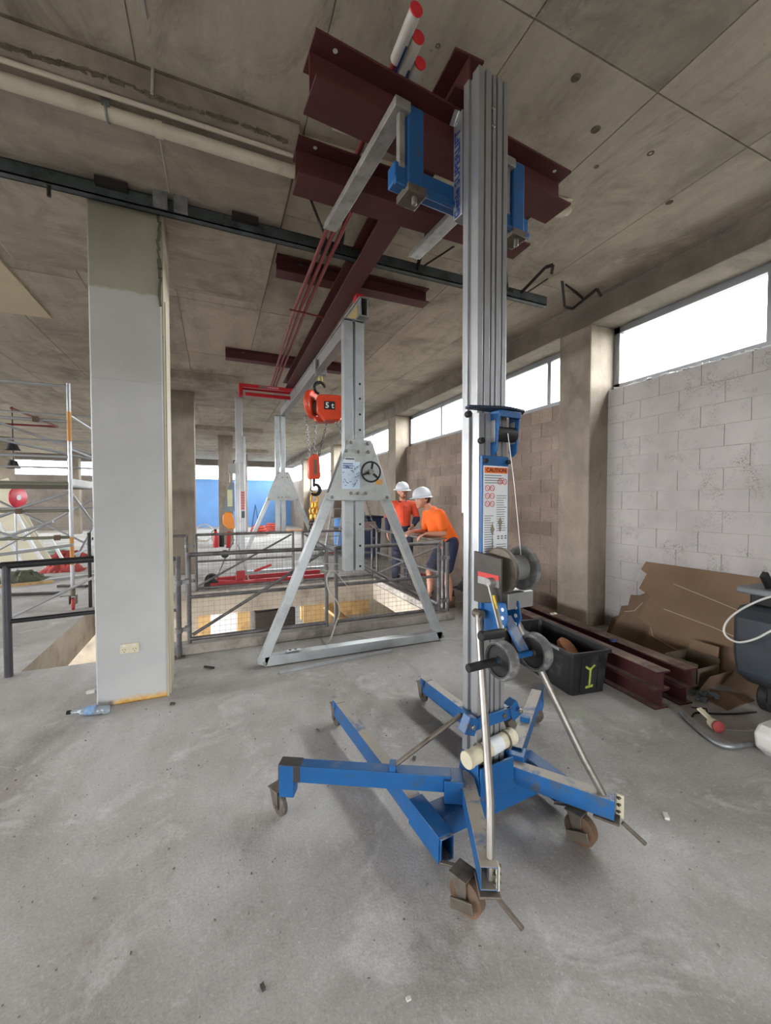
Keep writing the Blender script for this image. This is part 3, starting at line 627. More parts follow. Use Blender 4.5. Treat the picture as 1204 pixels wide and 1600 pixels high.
# document tube strapped across the mast foot
dt = LB(MB().lathe([(.034, 0), (.037, .003), (.037, .02), (.034, .024), (.034, .286), (.037, .29), (.037, .307), (.034, .31)], (-.20, -.105, .385), (1, .12, .02), 24), 'document_tube', M_cream, bevel=0, label='cream plastic document tube with white label')
LB(MB().lathe([(.0347, 0), (.0347, .075)], (-.06, -.089, .388), (1, .12, .02), 24, False), 'tube_label', M_wht, dt, 0)
for x in (-.115, .055): LB(MB().tube(arc((x, -.105+.12*(x+.2), .387), .039, 0, 337, 15, 'yz'), .005, 6, True), 'tube_strap', M_dst, dt, 0)
# ================================================================== steel beams
M_ox = plain('red_oxide_primer', (86, 44, 44), .6, 0, .12, 3, .35, (70, 46, 44), .3, 4)
def dusty_steel():
    t = NT('dusty_red_oxide'); g = t.n.new('ShaderNodeNewGeometry'); sp = t.n.new('ShaderNodeSeparateXYZ'); t.link(g.outputs['Normal'], sp.inputs[0])
    base = t.mix(t.step(t.noise(5, 5), .35, .7), lin((50, 19, 22)), lin((66, 27, 29))); dust = t.mix(t.step(t.noise(6, 7, .7), .4, .66), lin((120, 100, 92)), lin((158, 142, 130)))
    f = t.math('MULTIPLY', t.step(sp.outputs[2], .5, .9), t.step(t.noise(2.2, 6, .7), .28, .55)); return t.done(t.mix(f, base, dust), .65, 0, .35)
M_oxd = dusty_steel()
def ibeam(p, q, h, w, tf=.012, tw=.009):
    """I-section from p to q (bottom centre line)"""
    p, q = Vector(p), Vector(q); x, y, d = frame(q - p); mb = MB(); up = V(0, 0, 1)
    pr = [(-w/2,0),(w/2,0),(w/2,tf),(tw/2,tf),(tw/2,h-tf),(w/2,h-tf),(w/2,h),(-w/2,h),(-w/2,h-tf),(-tw/2,h-tf),(-tw/2,tf),(-w/2,tf)]
    n = 12; vs = [e + x*a + up*b for e in (p, q) for a, b in pr]
    caps = [(0,1,2,11),(2,3,10,11),(3,4,9,10),(4,5,8,9),(5,6,7,8)]
    return mb.add(vs, [(i, (i+1) % n, n+(i+1) % n, n+i) for i in range(n)] + [tuple(reversed(c)) for c in caps] + [tuple(i+n for i in c) for c in caps])
def beam_thing(label, p, q, h, w, m, holes=True, studs=()):
    t = thing('steel_beam', label, 'steel beam', tuple(p), group=None)
    ibeam(p, q, h, w).build('i_section', m, t)
    d = (Vector(q) - Vector(p)).normalized(); s = d.cross(V(0, 0, 1)).normalized()
    if holes:
        for e, k in ((Vector(p), 1), (Vector(q), -1)):
            c = e + d*k*.10 + s*w*.30 + V(0, 0, h-.0125); MB().cyl(c, c + V(0, 0, .013), .011, 12).build('bolt_hole', M_wht, t)
    for f_ in studs:
        c = Vector(p).lerp(Vector(q), f_); b = MB()
        b.cyl(c + V(0, 0, h-.03), c + V(0, 0, ZC-c.z), .011, 8); b.box(c.x-.018, c.x+.018, c.y-.018, c.y+.018, c.z+h-.032, c.z+h-.014); b.build('stud', M_dst, t)
    return t
beam_thing('short dark red cross beam nearest the camera lying on the lift forks', (.405, 1.815, 3.282), (1.99, 1.945, 3.282), .20, .19, M_ox)
beam_thing('second short dark red cross beam lying across the fork tips', (.44, 2.335, 3.282), (2.05, 2.335, 3.282), .20, .18, M_ox)
beam_thing('short dark red beam bolted under the ceiling beyond the galvanised channel', (.57, 4.02, 3.672), (2.19, 4.02, 3.672), .15, .15, M_ox, False, (.14, .86))
beam_thing('dark red beam bolted under the ceiling farthest down the line', (.18, 6.70, 3.672), (2.02, 6.70, 3.672), .15, .15, M_ox, False, (.14, .86))
mbm = beam_thing('long dark red runway beam raised close under the ceiling', (1.165, 1.70, 3.483), (1.262, 7.62, 3.483), .185, .165, M_ox, False)
mk = MB(); r9 = random.Random(4); mk.obox((1.1925, 3.62, 3.56), (.002, .62, .085), (0, 0, R(.94)*-1)); mk.build('pale_label_strip', plain('pale_strip', (150, 146, 140), .7, 0, .1, 12), mbm)
mk = MB()
for i in range(9): mk.obox((1.1905, 3.36 + i*.062, 3.56 + r9.uniform(-.01, .01)), (.002, r9.uniform(.012, .03), r9.uniform(.03, .055)), (r9.uniform(-.5, .5), 0, 0))
mk.build('strip_print', M_dark, mbm)
# three red poles with white capped sleeves lying across the beams
M_redp = plain('red_pole_paint', (120, 34, 36), .5, 0, .1, 4)
M_cap = plain('red_cap', (206, 44, 52), .45, 0, .05)
M_slv = plain('white_sleeve', (196, 192, 184), .5, 0, .06, 5)
for k, (x, y) in enumerate(((.782, 1.53), (.836, 1.615), (.892, 1.705))):
    t = thing('capped_pole', ('red pole whose white sleeve and red cap reach nearest the camera', 'middle one of three red poles with white capped sleeves', 'red pole with white sleeve next to the runway beam end')[k], 'pole', (x, y, 3.508), group=None)
    P = [(x, y, 3.508), (.795+.055*k, 4.25, 3.508), (.935+.045*k, 7.45, 3.508)]
    m = MB(); m.tube([P[0], Vector(P[0]).lerp(Vector(P[1]), .5), P[1], Vector(P[1]).lerp(Vector(P[2]), .5), P[2]], .0165, 10); m.build('bar', M_redp, t)
    d = (Vector(P[1]) - Vector(P[0])).normalized(); a = Vector(P[0])
    MB().cyl(a - d*.005, a + d*.20, .0262, 18).build('sleeve', M_slv, t); MB().cyl(a - d*.011, a - d*.004, .0285, 18).build('end_cap', M_cap, t)
    MB().obox(a + d*.17 + V(.012, 0, -.022), (.008, .12, .01), (0, 0, math.atan2(d.y, d.x) - R(90))).build('slot', M_navy, t)
m = MB(); m.bar((.74, 4.30, 3.483), (1.12, 4.34, 3.483), .014, .014); solo('pole_spacer', m, M_redp, 'thin red spacer bar clipped across the three poles', 'spacer bar')
# ================================================================== galvanised channel under the ceiling with its straps
M_chan = plain('weathered_galvanised_channel', (84, 92, 94), .55, .5, .2, 6, .4, (52, 56, 58), .4, 9)
M_strap = plain('dark_strap_steel', (48, 42, 40), .6, .3, .15, 6)
ch = thing('ceiling_channel', 'long galvanised channel hung across under the ceiling', 'channel', (0, 3.36, 3.57))
m = MB(); m.box(-3.2, 3.27, 3.33, 3.34, 3.57, 3.66); m.box(-3.2, 3.27, 3.33, 3.395, 3.57, 3.576); m.box(-3.2, 3.27, 3.33, 3.385, 3.654, 3.66); m.box(-3.2, 3.27, 3.385, 3.395, 3.57, 3.60); m.build('channel', M_chan, ch)
for x in (-.62, .24): MB().obox((x, 3.31, 3.65), (.19, .04, .05)).build('splice_plate', M_strap, ch)
for x in (-.33, -.20): MB().box(x-.045, x+.045, 3.30, 3.33, 3.58, 3.688).build('tab', M_galv, ch)
def strap(pts, w=.03): m = MB(); [m.bar(a, b, w, .008, (1, .2, .3)) for a, b in zip(pts, pts[1:])]; return m.build('hanger_strap', M_strap, ch)
strap([(.64, 3.05, ZC), (.68, 3.08, 3.80), (.90, 3.32, 3.60)]); strap([(1.0, 3.33, 3.60), (.98, 3.10, 3.80)], .045); strap([(1.005, 2.98, ZC), (.99, 3.0, 3.72)], .05)
strap([(1.72, 3.33, 3.60), (1.70, 3.10, 3.80)], .04); strap([(1.765, 3.05, ZC), (1.76, 3.07, 3.71)], .04); strap([(1.80, 3.34, 3.66), (2.05, 3.22, ZC)], .014)
strap([(2.52, 3.10, ZC-.03), (2.75, 3.33, 3.63), (2.82, 3.33, 3.63)]); strap([(2.92, 3.33, 3.63), (3.02, 3.10, ZC-.04), (3.08, 3.06, ZC-.02), (3.12, 3.12, 3.76)]); strap([(3.0, 3.33, 3.65), (3.25, 3.3, ZC)], .012)
strap([(3.40, 3.25, ZC-.02), (3.62, 3.42, 3.66), (3.74, 3.42, 3.66), (3.85, 3.2, ZC-.03), (3.92, 3.2, 3.73)]); strap([(3.5, 3.3, ZC), (3.9, 3.42, ZC-.03)], .03)
for x in (-2.2, -.98): MB().cyl((x, 3.36, 3.5), (x, 3.36, 3.57), .012, 8).build('rod_end', M_strap, ch)
# ================================================================== pipes on the soffit
M_pipe = plain('white_pipe_paint', (206, 198, 180), .5, 0, .07, 3, .4, (150, 140, 122), .3, 4)
t = thing('waste_pipe', 'fat cream-painted pipe running along the underside of the slab', 'pipe', (-1, 2.70, 3.63))
MB().cyl((-3.4, 2.70, 3.632), (.50, 2.70, 3.632), .036, 20).build('pipe', M_pipe, t)
for x in (-.52, -1.9):
    m = MB(); m.tube(arc((x, 2.70, 3.632), .041, 0, 337, 15, 'yz'), .007, 6, True); m.box(x-.02, x+.02, 2.66, 2.668, 3.64, ZD); m.build('pipe_clip', M_galv, t)
MB().cyl((-.29, 2.70, 3.632), (-.25, 2.70, 3.632), .042, 20).build('collar', M_pipe, t)
solo('conduit', MB().cyl((-3.4, 2.63, 3.675), (.51, 2.63, 3.675), .013, 10), M_pipe, 'thin cream conduit running beside the fat pipe', 'conduit')
t = thing('elbow_pipe', 'cream pipe ending in an elbow that turns up into the ceiling', 'pipe', (2.4, 2.5, 3.77))
m = MB(); m.tube([(.52, 2.62, 3.78), (1.6, 2.56, 3.78), (2.42, 2.48, 3.775), (2.54, 2.46, 3.775), (2.60, 2.445, 3.785), (2.61, 2.435, 3.806)], .026, 14); m.build('pipe', M_pipe, t)
MB().cyl((2.50, 2.468, 3.775), (2.57, 2.452, 3.777), .033, 16).build('coupling', M_pipe, t)
solo('conduit', MB().tube([(.70, 2.50, 3.815), (1.6, 2.46, 3.815), (2.52, 2.38, 3.815), (2.57, 2.37, 3.827)], .010, 8), M_pipe, 'thin cream conduit beside the elbow pipe', 'conduit')
# ================================================================== aluminium gantry crane over the pit
M_gal = plain('anodised_aluminium', (186, 192, 194), .36, .55, .06, 3, .5, (158, 162, 162), .4, 5)
M_gpl = plain('brushed_plate', (176, 180, 178), .45, .5, .06, 5, .5, (140, 144, 140), .35, 8)
GX = 1.30
gan = thing('gantry_crane', 'aluminium gantry crane with two A-frames straddling the pit', 'gantry crane', (GX, 3.75, 0))
def aframe(Y, s, det):
    """s=-1: plate and handwheel face the camera"""
    for x0, x1 in ((GX-.155, GX-.07), (GX-.045, GX+.045)):
        m = MB(); y0, y1 = Y-.05, Y+.05
        m.prism([(x0, y0, .82), (x1, y0, .82), (x1, y0+.02, .82), (x1-.012, y0+.02, .82), (x1-.012, y1-.02, .82), (x1, y1-.02, .82), (x1, y1, .82), (x0, y1, .82)], (0, 0, 2.40 if x0 < GX-.1 else 2.40))
        p = m.build('post', M_gal, gan, .002)
        if det and x0 > GX-.1:
            for z in (.86, 1.06, 1.27, 2.18, 2.33, 2.48, 2.62): MB().cyl((GX+.0, y0-.002, z), (GX+.0, y0+.004, z), .011, 10).build('pin_hole', M_dark, p)
    fy = Y + s*.062
    pl = MB(); pl.prism([(GX-.115, fy, 2.085), (GX+.105, fy, 2.085), (GX+.125, fy, 2.05), (GX+.325, fy, 1.52), (GX+.31, fy, 1.50), (GX-.32, fy, 1.50), (GX-.335, fy, 1.52), (GX-.135, fy, 2.05)], (0, s*.012, 0)); P_ = pl.build('gusset_plate', M_gpl, gan, .003)
    MB().prism([(GX-.115, Y-s*.062, 2.085), (GX+.105, Y-s*.062, 2.085), (GX+.325, Y-s*.062, 1.50), (GX-.335, Y-s*.062, 1.50)], (0, -s*.01, 0)).build('gusset_plate', M_gpl, gan)
    bf = fy + s*.012
    for x, z in ((-.285, 1.53), (.275, 1.53), (-.145, 1.97), (-.02, 1.97), (.08, 1.97), (-.10, 2.05), (.07, 2.05), (-.10, 1.57), (-.03, 1.57), (.05, 1.57)):
        MB().lathe([(.016, 0), (.016, s*.008), (.010, s*.012), (.010, s*.02)], (GX+x, bf, z), (0, 1, 0), 10).build('bolt', M_steel, P_)
    for a, b in (((-.275, 1.56), (-.925, .03)), ((.265, 1.56), (.925, .03))):
        MB().bar((GX+a[0], Y, a[1]), (GX+b[0], Y, b[1]), .075, .10, (0, 1, 0), hollow=.004).build('leg', M_gal, gan, .003)
    bt = MB().bar((GX-.90, Y, .055), (GX+.93, Y, .055), .10, .085, hollow=.004).build('base_tube', M_gal, gan, .003)
    for x in (-.905, .925): MB().cyl((GX+x, Y-.07, .05), (GX+x, Y+.07, .05), .014, 10).build('foot_bolt', M_steel, bt)
    MB().box(GX-.155, GX+.045, Y-.05, Y+.05, 3.205, 3.23).build('head_plate', M_ald, gan)
    return P_, bf
P1, bf = aframe(3.75, -1, True); aframe(8.45, -1, False)
# handwheel, stickers
hw = MB(); hw.tube(arc((GX+.085, bf-.055, 1.775), .095, 0, 345, 23), .0085, 8, True); H_ = hw.build('handwheel', M_blk, gan)
m = MB(); m.cyl((GX+.085, bf-.075, 1.775), (GX+.085, bf, 1.775), .026, 16); m.cyl((GX+.085, bf-.078, 1.775), (GX+.085, bf-.07, 1.775), .014, 12); m.build('wheel_hub', M_steel, H_)
for a in (80, 200, 320): MB().bar((GX+.085, bf-.058, 1.775), (GX+.085+.092*math.cos(R(a)), bf-.055, 1.775+.092*math.sin(R(a))), .02, .012, (0, 1, 0)).build('spoke', M_blk, H_)
st = MB().box(GX-.19, GX-.01, bf-.0015, bf, 1.61, 1.87).build('sticker', plain('pale_blue_sticker', (196, 214, 230), .5, 0, .04), P1)
k = MB(); r2 = random.Random(5)
for i in range(26): k.obox((GX-.10 + r2.uniform(-.075, .075), bf-.0018, 1.63 + r2.uniform(0, .2)), (r2.uniform(.01, .035), .001, .005), (0, r2.uniform(-.9, .9), 0))
for i in range(3): k.box(GX-.18, GX-.08, bf-.0022, bf-.0012, 1.845-.02*i, 1.853-.02*i)
k.build('sticker_print', M_navy, st)
MB().box(GX-.18, GX-.06, bf-.0015, bf, 1.87, 1.91).build('sticker', M_wht, P1)
MB().box(GX-.155, GX-.065, bf-.0022, bf-.0014, 1.888, 1.904).build('sticker_band', M_ink, P1); MB().prism([(GX-.178, bf-.0014, 1.905), (GX-.16, bf-.0014, 1.905), (GX-.169, bf-.0014, 1.888)], (0, -.0008, 0)).build('sticker_mark', M_navy, P1)
MB().box(GX+.155, GX+.225, bf-.0015, bf, 1.655, 1.705).build('inspection_tag', plain('orange_tag', (214, 156, 74), .6), P1)
MB().box(GX+.14, GX+.165, 8.376, 8.3775, 1.70, 1.74).build('inspection_tag', M_yel, gan)
m = MB(); m.box(GX-.035, GX+.07, 3.62, 8.60, 3.23, 3.245); m.box(GX-.035, GX+.07, 3.62, 8.60, 3.40, 3.415); m.box(GX-.02, GX-.01, 3.62, 8.60, 3.23, 3.415); m.box(GX+.045, GX+.055, 3.62, 8.60, 3.23, 3.415); m.build('top_beam', M_ald, gan, .003)
MB().box(GX-.03, GX+.045, 3.70, 3.80, 3.416, 3.478).build('red_head', plain('red_bracket', (196, 26, 36), .5), gan)
MB().box(GX-.0225, GX-.0205, 3.70, 4.05, 3.27, 3.37).build('beam_sticker', plain('yellow_black_sticker', (170, 150, 90), .6), gan)
# ================================================================== chain hoist
M_or = plain('hoist_orange', (206, 66, 34), .42, 0, .08, 6, .5, (150, 56, 36), .25, 9)
M_chn = plain('chain_steel', (96, 94, 92), .4, .8, .15, 20)
HX, HY = 1.315, 5.33
hst = thing('chain_hoist', 'orange chain hoist marked 5 t hanging from the gantry beam', 'chain hoist', (HX, HY, 2.2))
m = MB(); m.box(HX-.075, HX-.06, HY-.05, HY+.05, 2.98, 3.20); m.box(HX+.06, HX+.075, HY-.05, HY+.05, 2.98, 3.20); m.cyl((HX-.09, HY, 3.00), (HX+.09, HY, 3.00), .014, 10); m.box(HX-.075, HX+.075, HY-.012, HY+.012, 3.085, 3.10)
m.build('beam_clamp', M_galv, hst)
m = MB(); m.tube([(HX-.02, HY, 3.0), (HX-.025, HY, 2.92), (HX, HY, 2.87), (HX+.025, HY, 2.92), (HX+.02, HY, 3.0)], .010, 8); m.build('shackle', plain('yellow_shackle', (196, 186, 90), .5), hst)
def hook(c, r, tk, flip=1):
    m = MB(); p = []
    for i in range(15):
        a = R(100 + 250*i/14); p.append((c[0]+flip*r*math.cos(a), c[1], c[2]+r*math.sin(a)))
    rr = [tk*(.75+.5*math.sin(math.pi*i/14)) if i < 13 else tk*.5 for i in range(15)]; m.tube([(c[0], c[1], c[2]+r*1.6)] + p, [tk*.7] + rr, 8); return m
m = MB(); pp = []
for i in range(15): a = R(260 - 250*i/14); pp.append((HX-.005+.07*math.cos(a), HY, 2.83+.075*math.sin(a)))
m.tube(pp, [.022*(.7+.5*math.sin(math.pi*i/14)) for i in range(15)], 8); m.build('top_hook', M_blk, hst)
m = MB(); m.lathe([(.02, 0), (.17, .005), (.19, .02), (.19, .07), (.17, .085), (.02, .09)], (HX-.15, HY+.02, 2.60), (.80, -.60, .05), 32); m.build('gear_cover', M_or, hst, .004)
m = MB(); m.lathe([(.06, 0), (.10, .01), (.10, .15), (.06, .16)], (HX-.08, HY-.01, 2.56), (.80, -.60, .05), 24); m.build('load_sheave', M_dst, hst)
ux, uy, uz = V(.98, -.18, 0).normalized(), V(.18, .98, 0).normalized(), V(0, 0, 1)
c0 = V(HX+.09, HY-.12, 2.545); octo = [(-.17, .11), (-.13, .16), (.13, .16), (.20, .10), (.20, -.06), (.13, -.16), (-.07, -.17), (-.17, -.07)]
m = MB(); m.prism([c0 + ux*a + uz*b - uy*.10 for a, b in octo], uy*.20); CV = m.build('brake_cover', M_or, hst, .018)
f_ = c0 - uy*.1015; 
m = MB(); m.prism([f_ + ux*a + uz*b for a, b in ((-.075, .07), (.065, .07), (.065, -.035), (-.075, -.035))], -uy*.002); m.build('rating_label', M_blk, CV)
text('rating', '5 t', .10, M_wht, CV, tuple(f_ - uy*.003 + uz*.015 - ux*.004), (R(90), 0, math.atan2(ux.y, ux.x)), .0006, local=False)
m = MB(); m.prism([(HX-.13, HY-.09, 2.44), (HX+.22, HY-.12, 2.42), (HX+.18, HY-.10, 2.38), (HX-.05, HY-.07, 2.37)], (.02, .14, 0)); m.build('chain_guide', M_or, hst, .006)
def chain(path, L, r, name, m_, parent):
    """links along a polyline"""
    P = [Vector(p) for p in path]; mb = MB(); seg = [(a, b) for a, b in zip(P, P[1:])]; d = 0; tot = sum((b-a).length for a, b in seg); n = int(tot/(L*.74)); 
    for i in range(n):
        t_ = (i+.5)*tot/n; 
        for a, b in seg:
            l = (b-a).length
            if t_ <= l: c = a.lerp(b, t_/l); x, y, z = frame(b-a); break
            t_ -= l
        s = x if i % 2 else y; w = L*.32; pts = []
        for k_ in range(8):
            an = 6.28319*k_/8; ca, sa = math.cos(an), math.sin(an); pts.append(c + s*w*ca + z*((L/2-w)*(1 if sa > .01 else -1 if sa < -.01 else 0) + w*sa))
        mb.tube(pts, r, 4, True)
    return mb.build(name, m_, parent)
zb = 1.93
chain([(HX-.20, HY, 2.45), (HX-.05, HY, zb)], .042, .006, 'load_chain', M_chn, hst); chain([(HX-.06, HY-.02, 2.42), (HX-.01, HY, zb)], .042, .006, 'load_chain', M_chn, hst)
chain([(HX+.10, HY-.02, 2.39), (HX+.05, HY, zb)], .042, .006, 'load_chain', M_chn, hst)
chain([(HX+.20, HY-.08, 2.38), (HX+.40, HY-.12, 1.80), (HX+.50, HY-.12, 1.36), (HX+.62, HY-.14, 1.02), (HX+.78, HY-.16, .90)], .035, .0045, 'hand_chain', M_chn, hst)
chain([(HX+.26, HY-.05, 2.42), (HX+.46, HY-.05, 2.1), (HX+.58, HY-.05, 1.5), (HX+.70, HY-.1, 1.05), (HX+.80, HY-.16, .90)], .035, .0045, 'hand_chain', M_chn, hst)
m = MB(); m.prism([(HX-.085, HY-.05, 1.90), (HX-.05, HY-.05, 1.975), (HX+.02, HY-.05, 2.00), (HX+.06, HY-.05, 1.95), (HX+.075, HY-.05, 1.70), (HX+.06, HY-.05, 1.665), (HX-.07, HY-.05, 1.665), (HX-.085, HY-.05, 1.70)], (0, .10, 0)); LBk = m.build('lower_block', M_or, hst, .012)
MB().box(HX-.015, HX+.02, HY-.056, HY-.05, 1.72, 1.92).build('block_slot', M_dst, LBk)
m = MB(); m.cyl((HX-.005, HY, 1.56), (HX-.005, HY, 1.68), .018, 12); pp = []
for i in range(15): a = R(115 - 250*i/14); pp.append((HX+.005+.068*math.cos(a), HY, 1.525+.068*math.sin(a)))
m.tube(pp, [.020*(.7+.6*math.sin(math.pi*i/14)) for i in range(15)], 8); m.tube([(HX-.04, HY, 1.57), (HX-.06, HY, 1.52), (HX-.02, HY, 1.50)], .006, 6); m.build('lower_hook', M_blk, hst)
M_gold = plain('gold_chain_link', (212, 152, 44), .4, .6, .12, 12)
M_dch = plain('rusty_chain', (74, 54, 46), .6, .5, .2, 14)
sl = thing('chain_sling', 'gold links with rusty chain legs hanging on the lower hook', 'chain sling', (HX, HY, .9))
m = MB(); m.tube([(HX+.045*math.cos(6.283*i/14), HY+.006, 1.40+.085*math.sin(6.283*i/14)) for i in range(14)], .012, 6, True); m.build('master_link', M_gold, sl)
for dx, dy in ((-.05, .01), (.0, -.02), (.05, .02)):
    chain([(HX+dx*.5, HY+dy, 1.36), (HX+dx, HY+dy, 1.12)], .085, .011, 'coupling_link', M_gold, sl)
for dx in (-.05, -.02, .03): chain([(HX+dx, HY, 1.14), (HX+dx-.02, HY+.02, .72)], .055, .008, 'sling_leg', M_dch, sl)

hst.location.z += .165; sl.location.z += .12; sl.location.x -= .085
for o_ in hst.children:
    if o_.name.split('.')[0] in ('lower_block', 'lower_hook'): o_.location.x -= .085; o_.location.z -= .045
    if o_.name.split('.')[0] == 'load_chain':
        for v_ in o_.data.vertices:
            k_ = max(0, min(1, (2.45 - 2.2 - v_.co.z)/.5)); v_.co.x -= .085*k_; v_.co.z -= .045*k_

solo('ceiling_board', MB().prism([(-1.87, 5.0, 3.805), (-1.87, 6.42, 3.805), (-3.9, 6.5, 3.805), (-3.9, 5.0, 3.805)], (0, 0, .022)), plain('cream_ceiling_board', (206, 194, 164), .7, 0, .04, 2), 'cream board fixed to the ceiling left of the painted column', 'board')
# ================================================================== tube fences around the pit
M_tub = plain('grey_scaffold_tube', (112, 110, 110), .55, .5, .16, 12, .5, (82, 76, 74), .42, 9)
M_mesh = plain('mesh_wire', (88, 84, 80), .6, .4, .1)
M_clmp = plain('clamp_steel', (126, 126, 126), .5, .6, .15, 20)
def fence(label, p, q, z0=.14, h=.83, brace=1, top=.0, wire=True, dark=False):
    """mesh panel between p and q (2d), brace 1: rises to q, -1: falls to q"""
    p, q = V(p[0], p[1], 0), V(q[0], q[1], 0); t = thing('mesh_fence', label, 'fence', (p.x, p.y, 0)); d = (q-p); L = d.length; d.normalize(); z1 = z0 + h; r = .021
    def pt(s, z): return p + d*s + V(0, 0, z)
    MB().tube([pt(.03, z1), pt(L-.03, z1)], r, 12).build('top_rail', M_tub, t); MB().tube([pt(.03, z0), pt(L-.03, z0)], r, 12).build('bottom_rail', M_tub, t)
    MB().tube([pt(.03, z0+h*.50), pt(L-.03, z0+h*.50)], r*.8, 10).build('mid_rail', M_tub, t)
    for s in (.03, L-.03): MB().cyl(pt(s, z0-.06), pt(s, z1+.02), r, 12).build('upright', M_tub, t)
    a, b = (pt(.06, z0+.04), pt(L-.06, z1-.04)) if brace > 0 else (pt(.06, z1-.04), pt(L-.06, z0+.04))
    MB().cyl(a, b, r*.75, 10).build('brace', M_tub, t)
    if wire:
        m = MB(); n = d.cross(V(0, 0, 1))*.012; w = .0016; k = int(L/.05)
        for i in range(1, k): s = i*L/k; m.bar(pt(s, z0)+n, pt(s, z1)+n, w, w)
        k2 = int(h/.05)
        for i in range(1, k2): z = z0 + i*h/k2; m.bar(pt(.03, z)+n, pt(L-.03, z)+n, w, w)
        o = m.build('wire_mesh', M_mesh, t); o['kind'] = 'stuff'
    return t
def post(label, x, y, h=.97, feet=True):
    t = thing('fence_post', label, 'fence post', (x, y, 0)); MB().cyl((x, y, 0), (x, y, h), .024, 14).build('tube', M_tub, t)
    if feet: MB().box(x-.05, x+.05, y-.04, y+.04, 0, .012).build('base_plate', M_dst, t)
    return t
def clamp(t, x, y, z, dx, dy):
    m = MB(); a = V(x, y, z); b = V(x+dx, y+dy, z); m.cyl(a - V(0, 0, .022), a + V(0, 0, .022), .032, 14); m.cyl(b - V(0, 0, .022), b + V(0, 0, .022), .030, 14); c = (a+b)/2; m.obox(c - V(0, .01, 0), (abs(dx)+.03, .03, .035)); m.build('clamp', M_clmp, t)
FY = 4.36
p0_ = post('stout tube post at the pit corner next to the painted column', -.325, 4.27)
for z in (.72, .26): clamp(p0_, -.325, 4.27, z, .075, .06)
MB().cyl((-.325, 4.27, .95), (-.80, 4.27, .955), .021, 12).build('stub_rail', M_tub, p0_); MB().cyl((-.325, 4.27, .46), (-.80, 4.27, .46), .014, 10).build('stub_rail', M_tub, p0_)
fence('mesh fence panel in front of the pit beside the painted column', (-.27, FY), (1.165, FY), brace=1)
fence('mesh fence panel in front of the pit behind the right gantry leg', (1.215, FY), (2.60, FY), brace=-1)
p1_ = post('tube post at the pit corner beside the leaning worker', 2.70, 4.37)
for z in (.78, .24): clamp(p1_, 2.70, 4.37, z, -.09, 0)
fence('mesh fence panel along the pit side under the leaning worker', (2.71, 4.46), (2.71, 6.82), brace=-1)
fence('mesh fence panel along the far pit edge before the red lift', (-.30, 6.84), (1.24, 6.84), brace=1)
fence('mesh fence panel along the far pit edge behind the gantry foot', (1.34, 6.84), (2.66, 6.84), brace=-1)
p2_ = post('tube post at the far pit edge close to the brown column', -.40, 6.86)
for z in (.80, .26): clamp(p2_, -.40, 6.86, z, .09, 0)
MB().cyl((-.40, 6.86, .96), (-1.6, 6.86, .96), .021, 12).build('stub_rail', M_tub, p2_)
p3_ = post('tube post at the far pit corner near the standing worker', 2.74, 6.88)
for z in (.80, .26): clamp(p3_, 2.74, 6.88, z, -.08, 0)
# cable tied to the middle stiles and lying on the gantry base
M_cab = plain('grey_cable', (176, 172, 164), .5, 0, .06)
cb = MB(); cb.tube(smooth([(1.19, FY-.03, .74), (1.13, FY-.04, .66), (1.15, FY-.05, .50), (1.24, FY-.05, .38), (1.27, FY-.05, .26), (1.20, FY-.12, .14), (1.10, FY-.30, .06), (1.06, 4.02, .02)]), .008, 8); cb.tube([(1.20, FY-.03, .74), (1.30, FY-.03, .62), (1.38, FY-.03, .52)], .005, 6)
for z in (.82, .74): cb.tube([(1.05, FY-.02, z), (1.15, FY-.035, z-.02), (1.30, FY-.03, z-.03)], .005, 6)
solo('cable', cb, M_cab, 'pale grey cable knotted round the fence uprights and hanging to the floor', 'cable', (1.06, 4.02, 0))
# things at the foot of the gantry
solo('aluminium_pole', MB().bar((.50, 3.545, .011), (1.60, 3.625, .011), .028, .02), M_gal, 'flat aluminium strip lying on the floor along the gantry base', 'strip')
t = thing('hinge_plate', 'small drilled metal plate resting on the gantry base tube', 'plate', (.66, 3.75, .099))
MB().obox((.66, 3.75, .112), (.13, .07, .004), (R(-10), 0, R(4))).build('plate', M_wht, t)
for x in (.63, .68): MB().cyl((x, 3.745, .108), (x, 3.745, .118), .012, 10).build('drilled_hole', M_dark, t)
# ================================================================== inside the pit
M_ply = plain('plywood', (196, 168, 122), .7, 0, .12, 3, .3, (160, 132, 92), .35, 5)
M_tim = plain('sawn_timber', (188, 156, 108), .75, 0, .14, 4, .3, (150, 120, 82), .4, 6)
def timber(label, p, q, w, h, m=M_tim): return solo('timber_prop', MB().bar(p, q, w, h), m, label, 'timber')
def boardm(c, size, rot): return MB().obox(c, size, rot)
solo('plywood_sheet', boardm((.85, 8.3, -1.0), (2.1, .02, .9), (R(-8), 0, R(-4))), M_wht, 'added white board standing in for the pale lower floor seen through the pit', 'board')  # added white board standing in for the bright floor below
for k, x in enumerate((-.20, .42)): timber(('upright timber post under the pit nearest the painted column', 'upright timber post under the pit by the white board')[k], (x, 7.3, -2.7), (x+.02, 7.3, -.27), .20, .12)
timber('timber bearer under the far pit edge beside the orange bag', (1.35, 6.95, -.42), (2.6, 6.95, -.42), .12, .28)
timber('slanting timber plank leaning in the pit under the far edge', (1.75, 6.7, -.30), (2.2, 6.3, -.70), .22, .04)
timber('long timber beam lying in the pit along the right side', (2.35, 6.6, -.65), (2.45, 5.3, -.655), .10, .20, M_ply)
solo('plywood_sheet', boardm((1.62, 6.86, -.48), (.5, .02, .42), (0, 0, R(6))), M_ply, 'small plywood sheet hanging below the far pit edge', 'board')
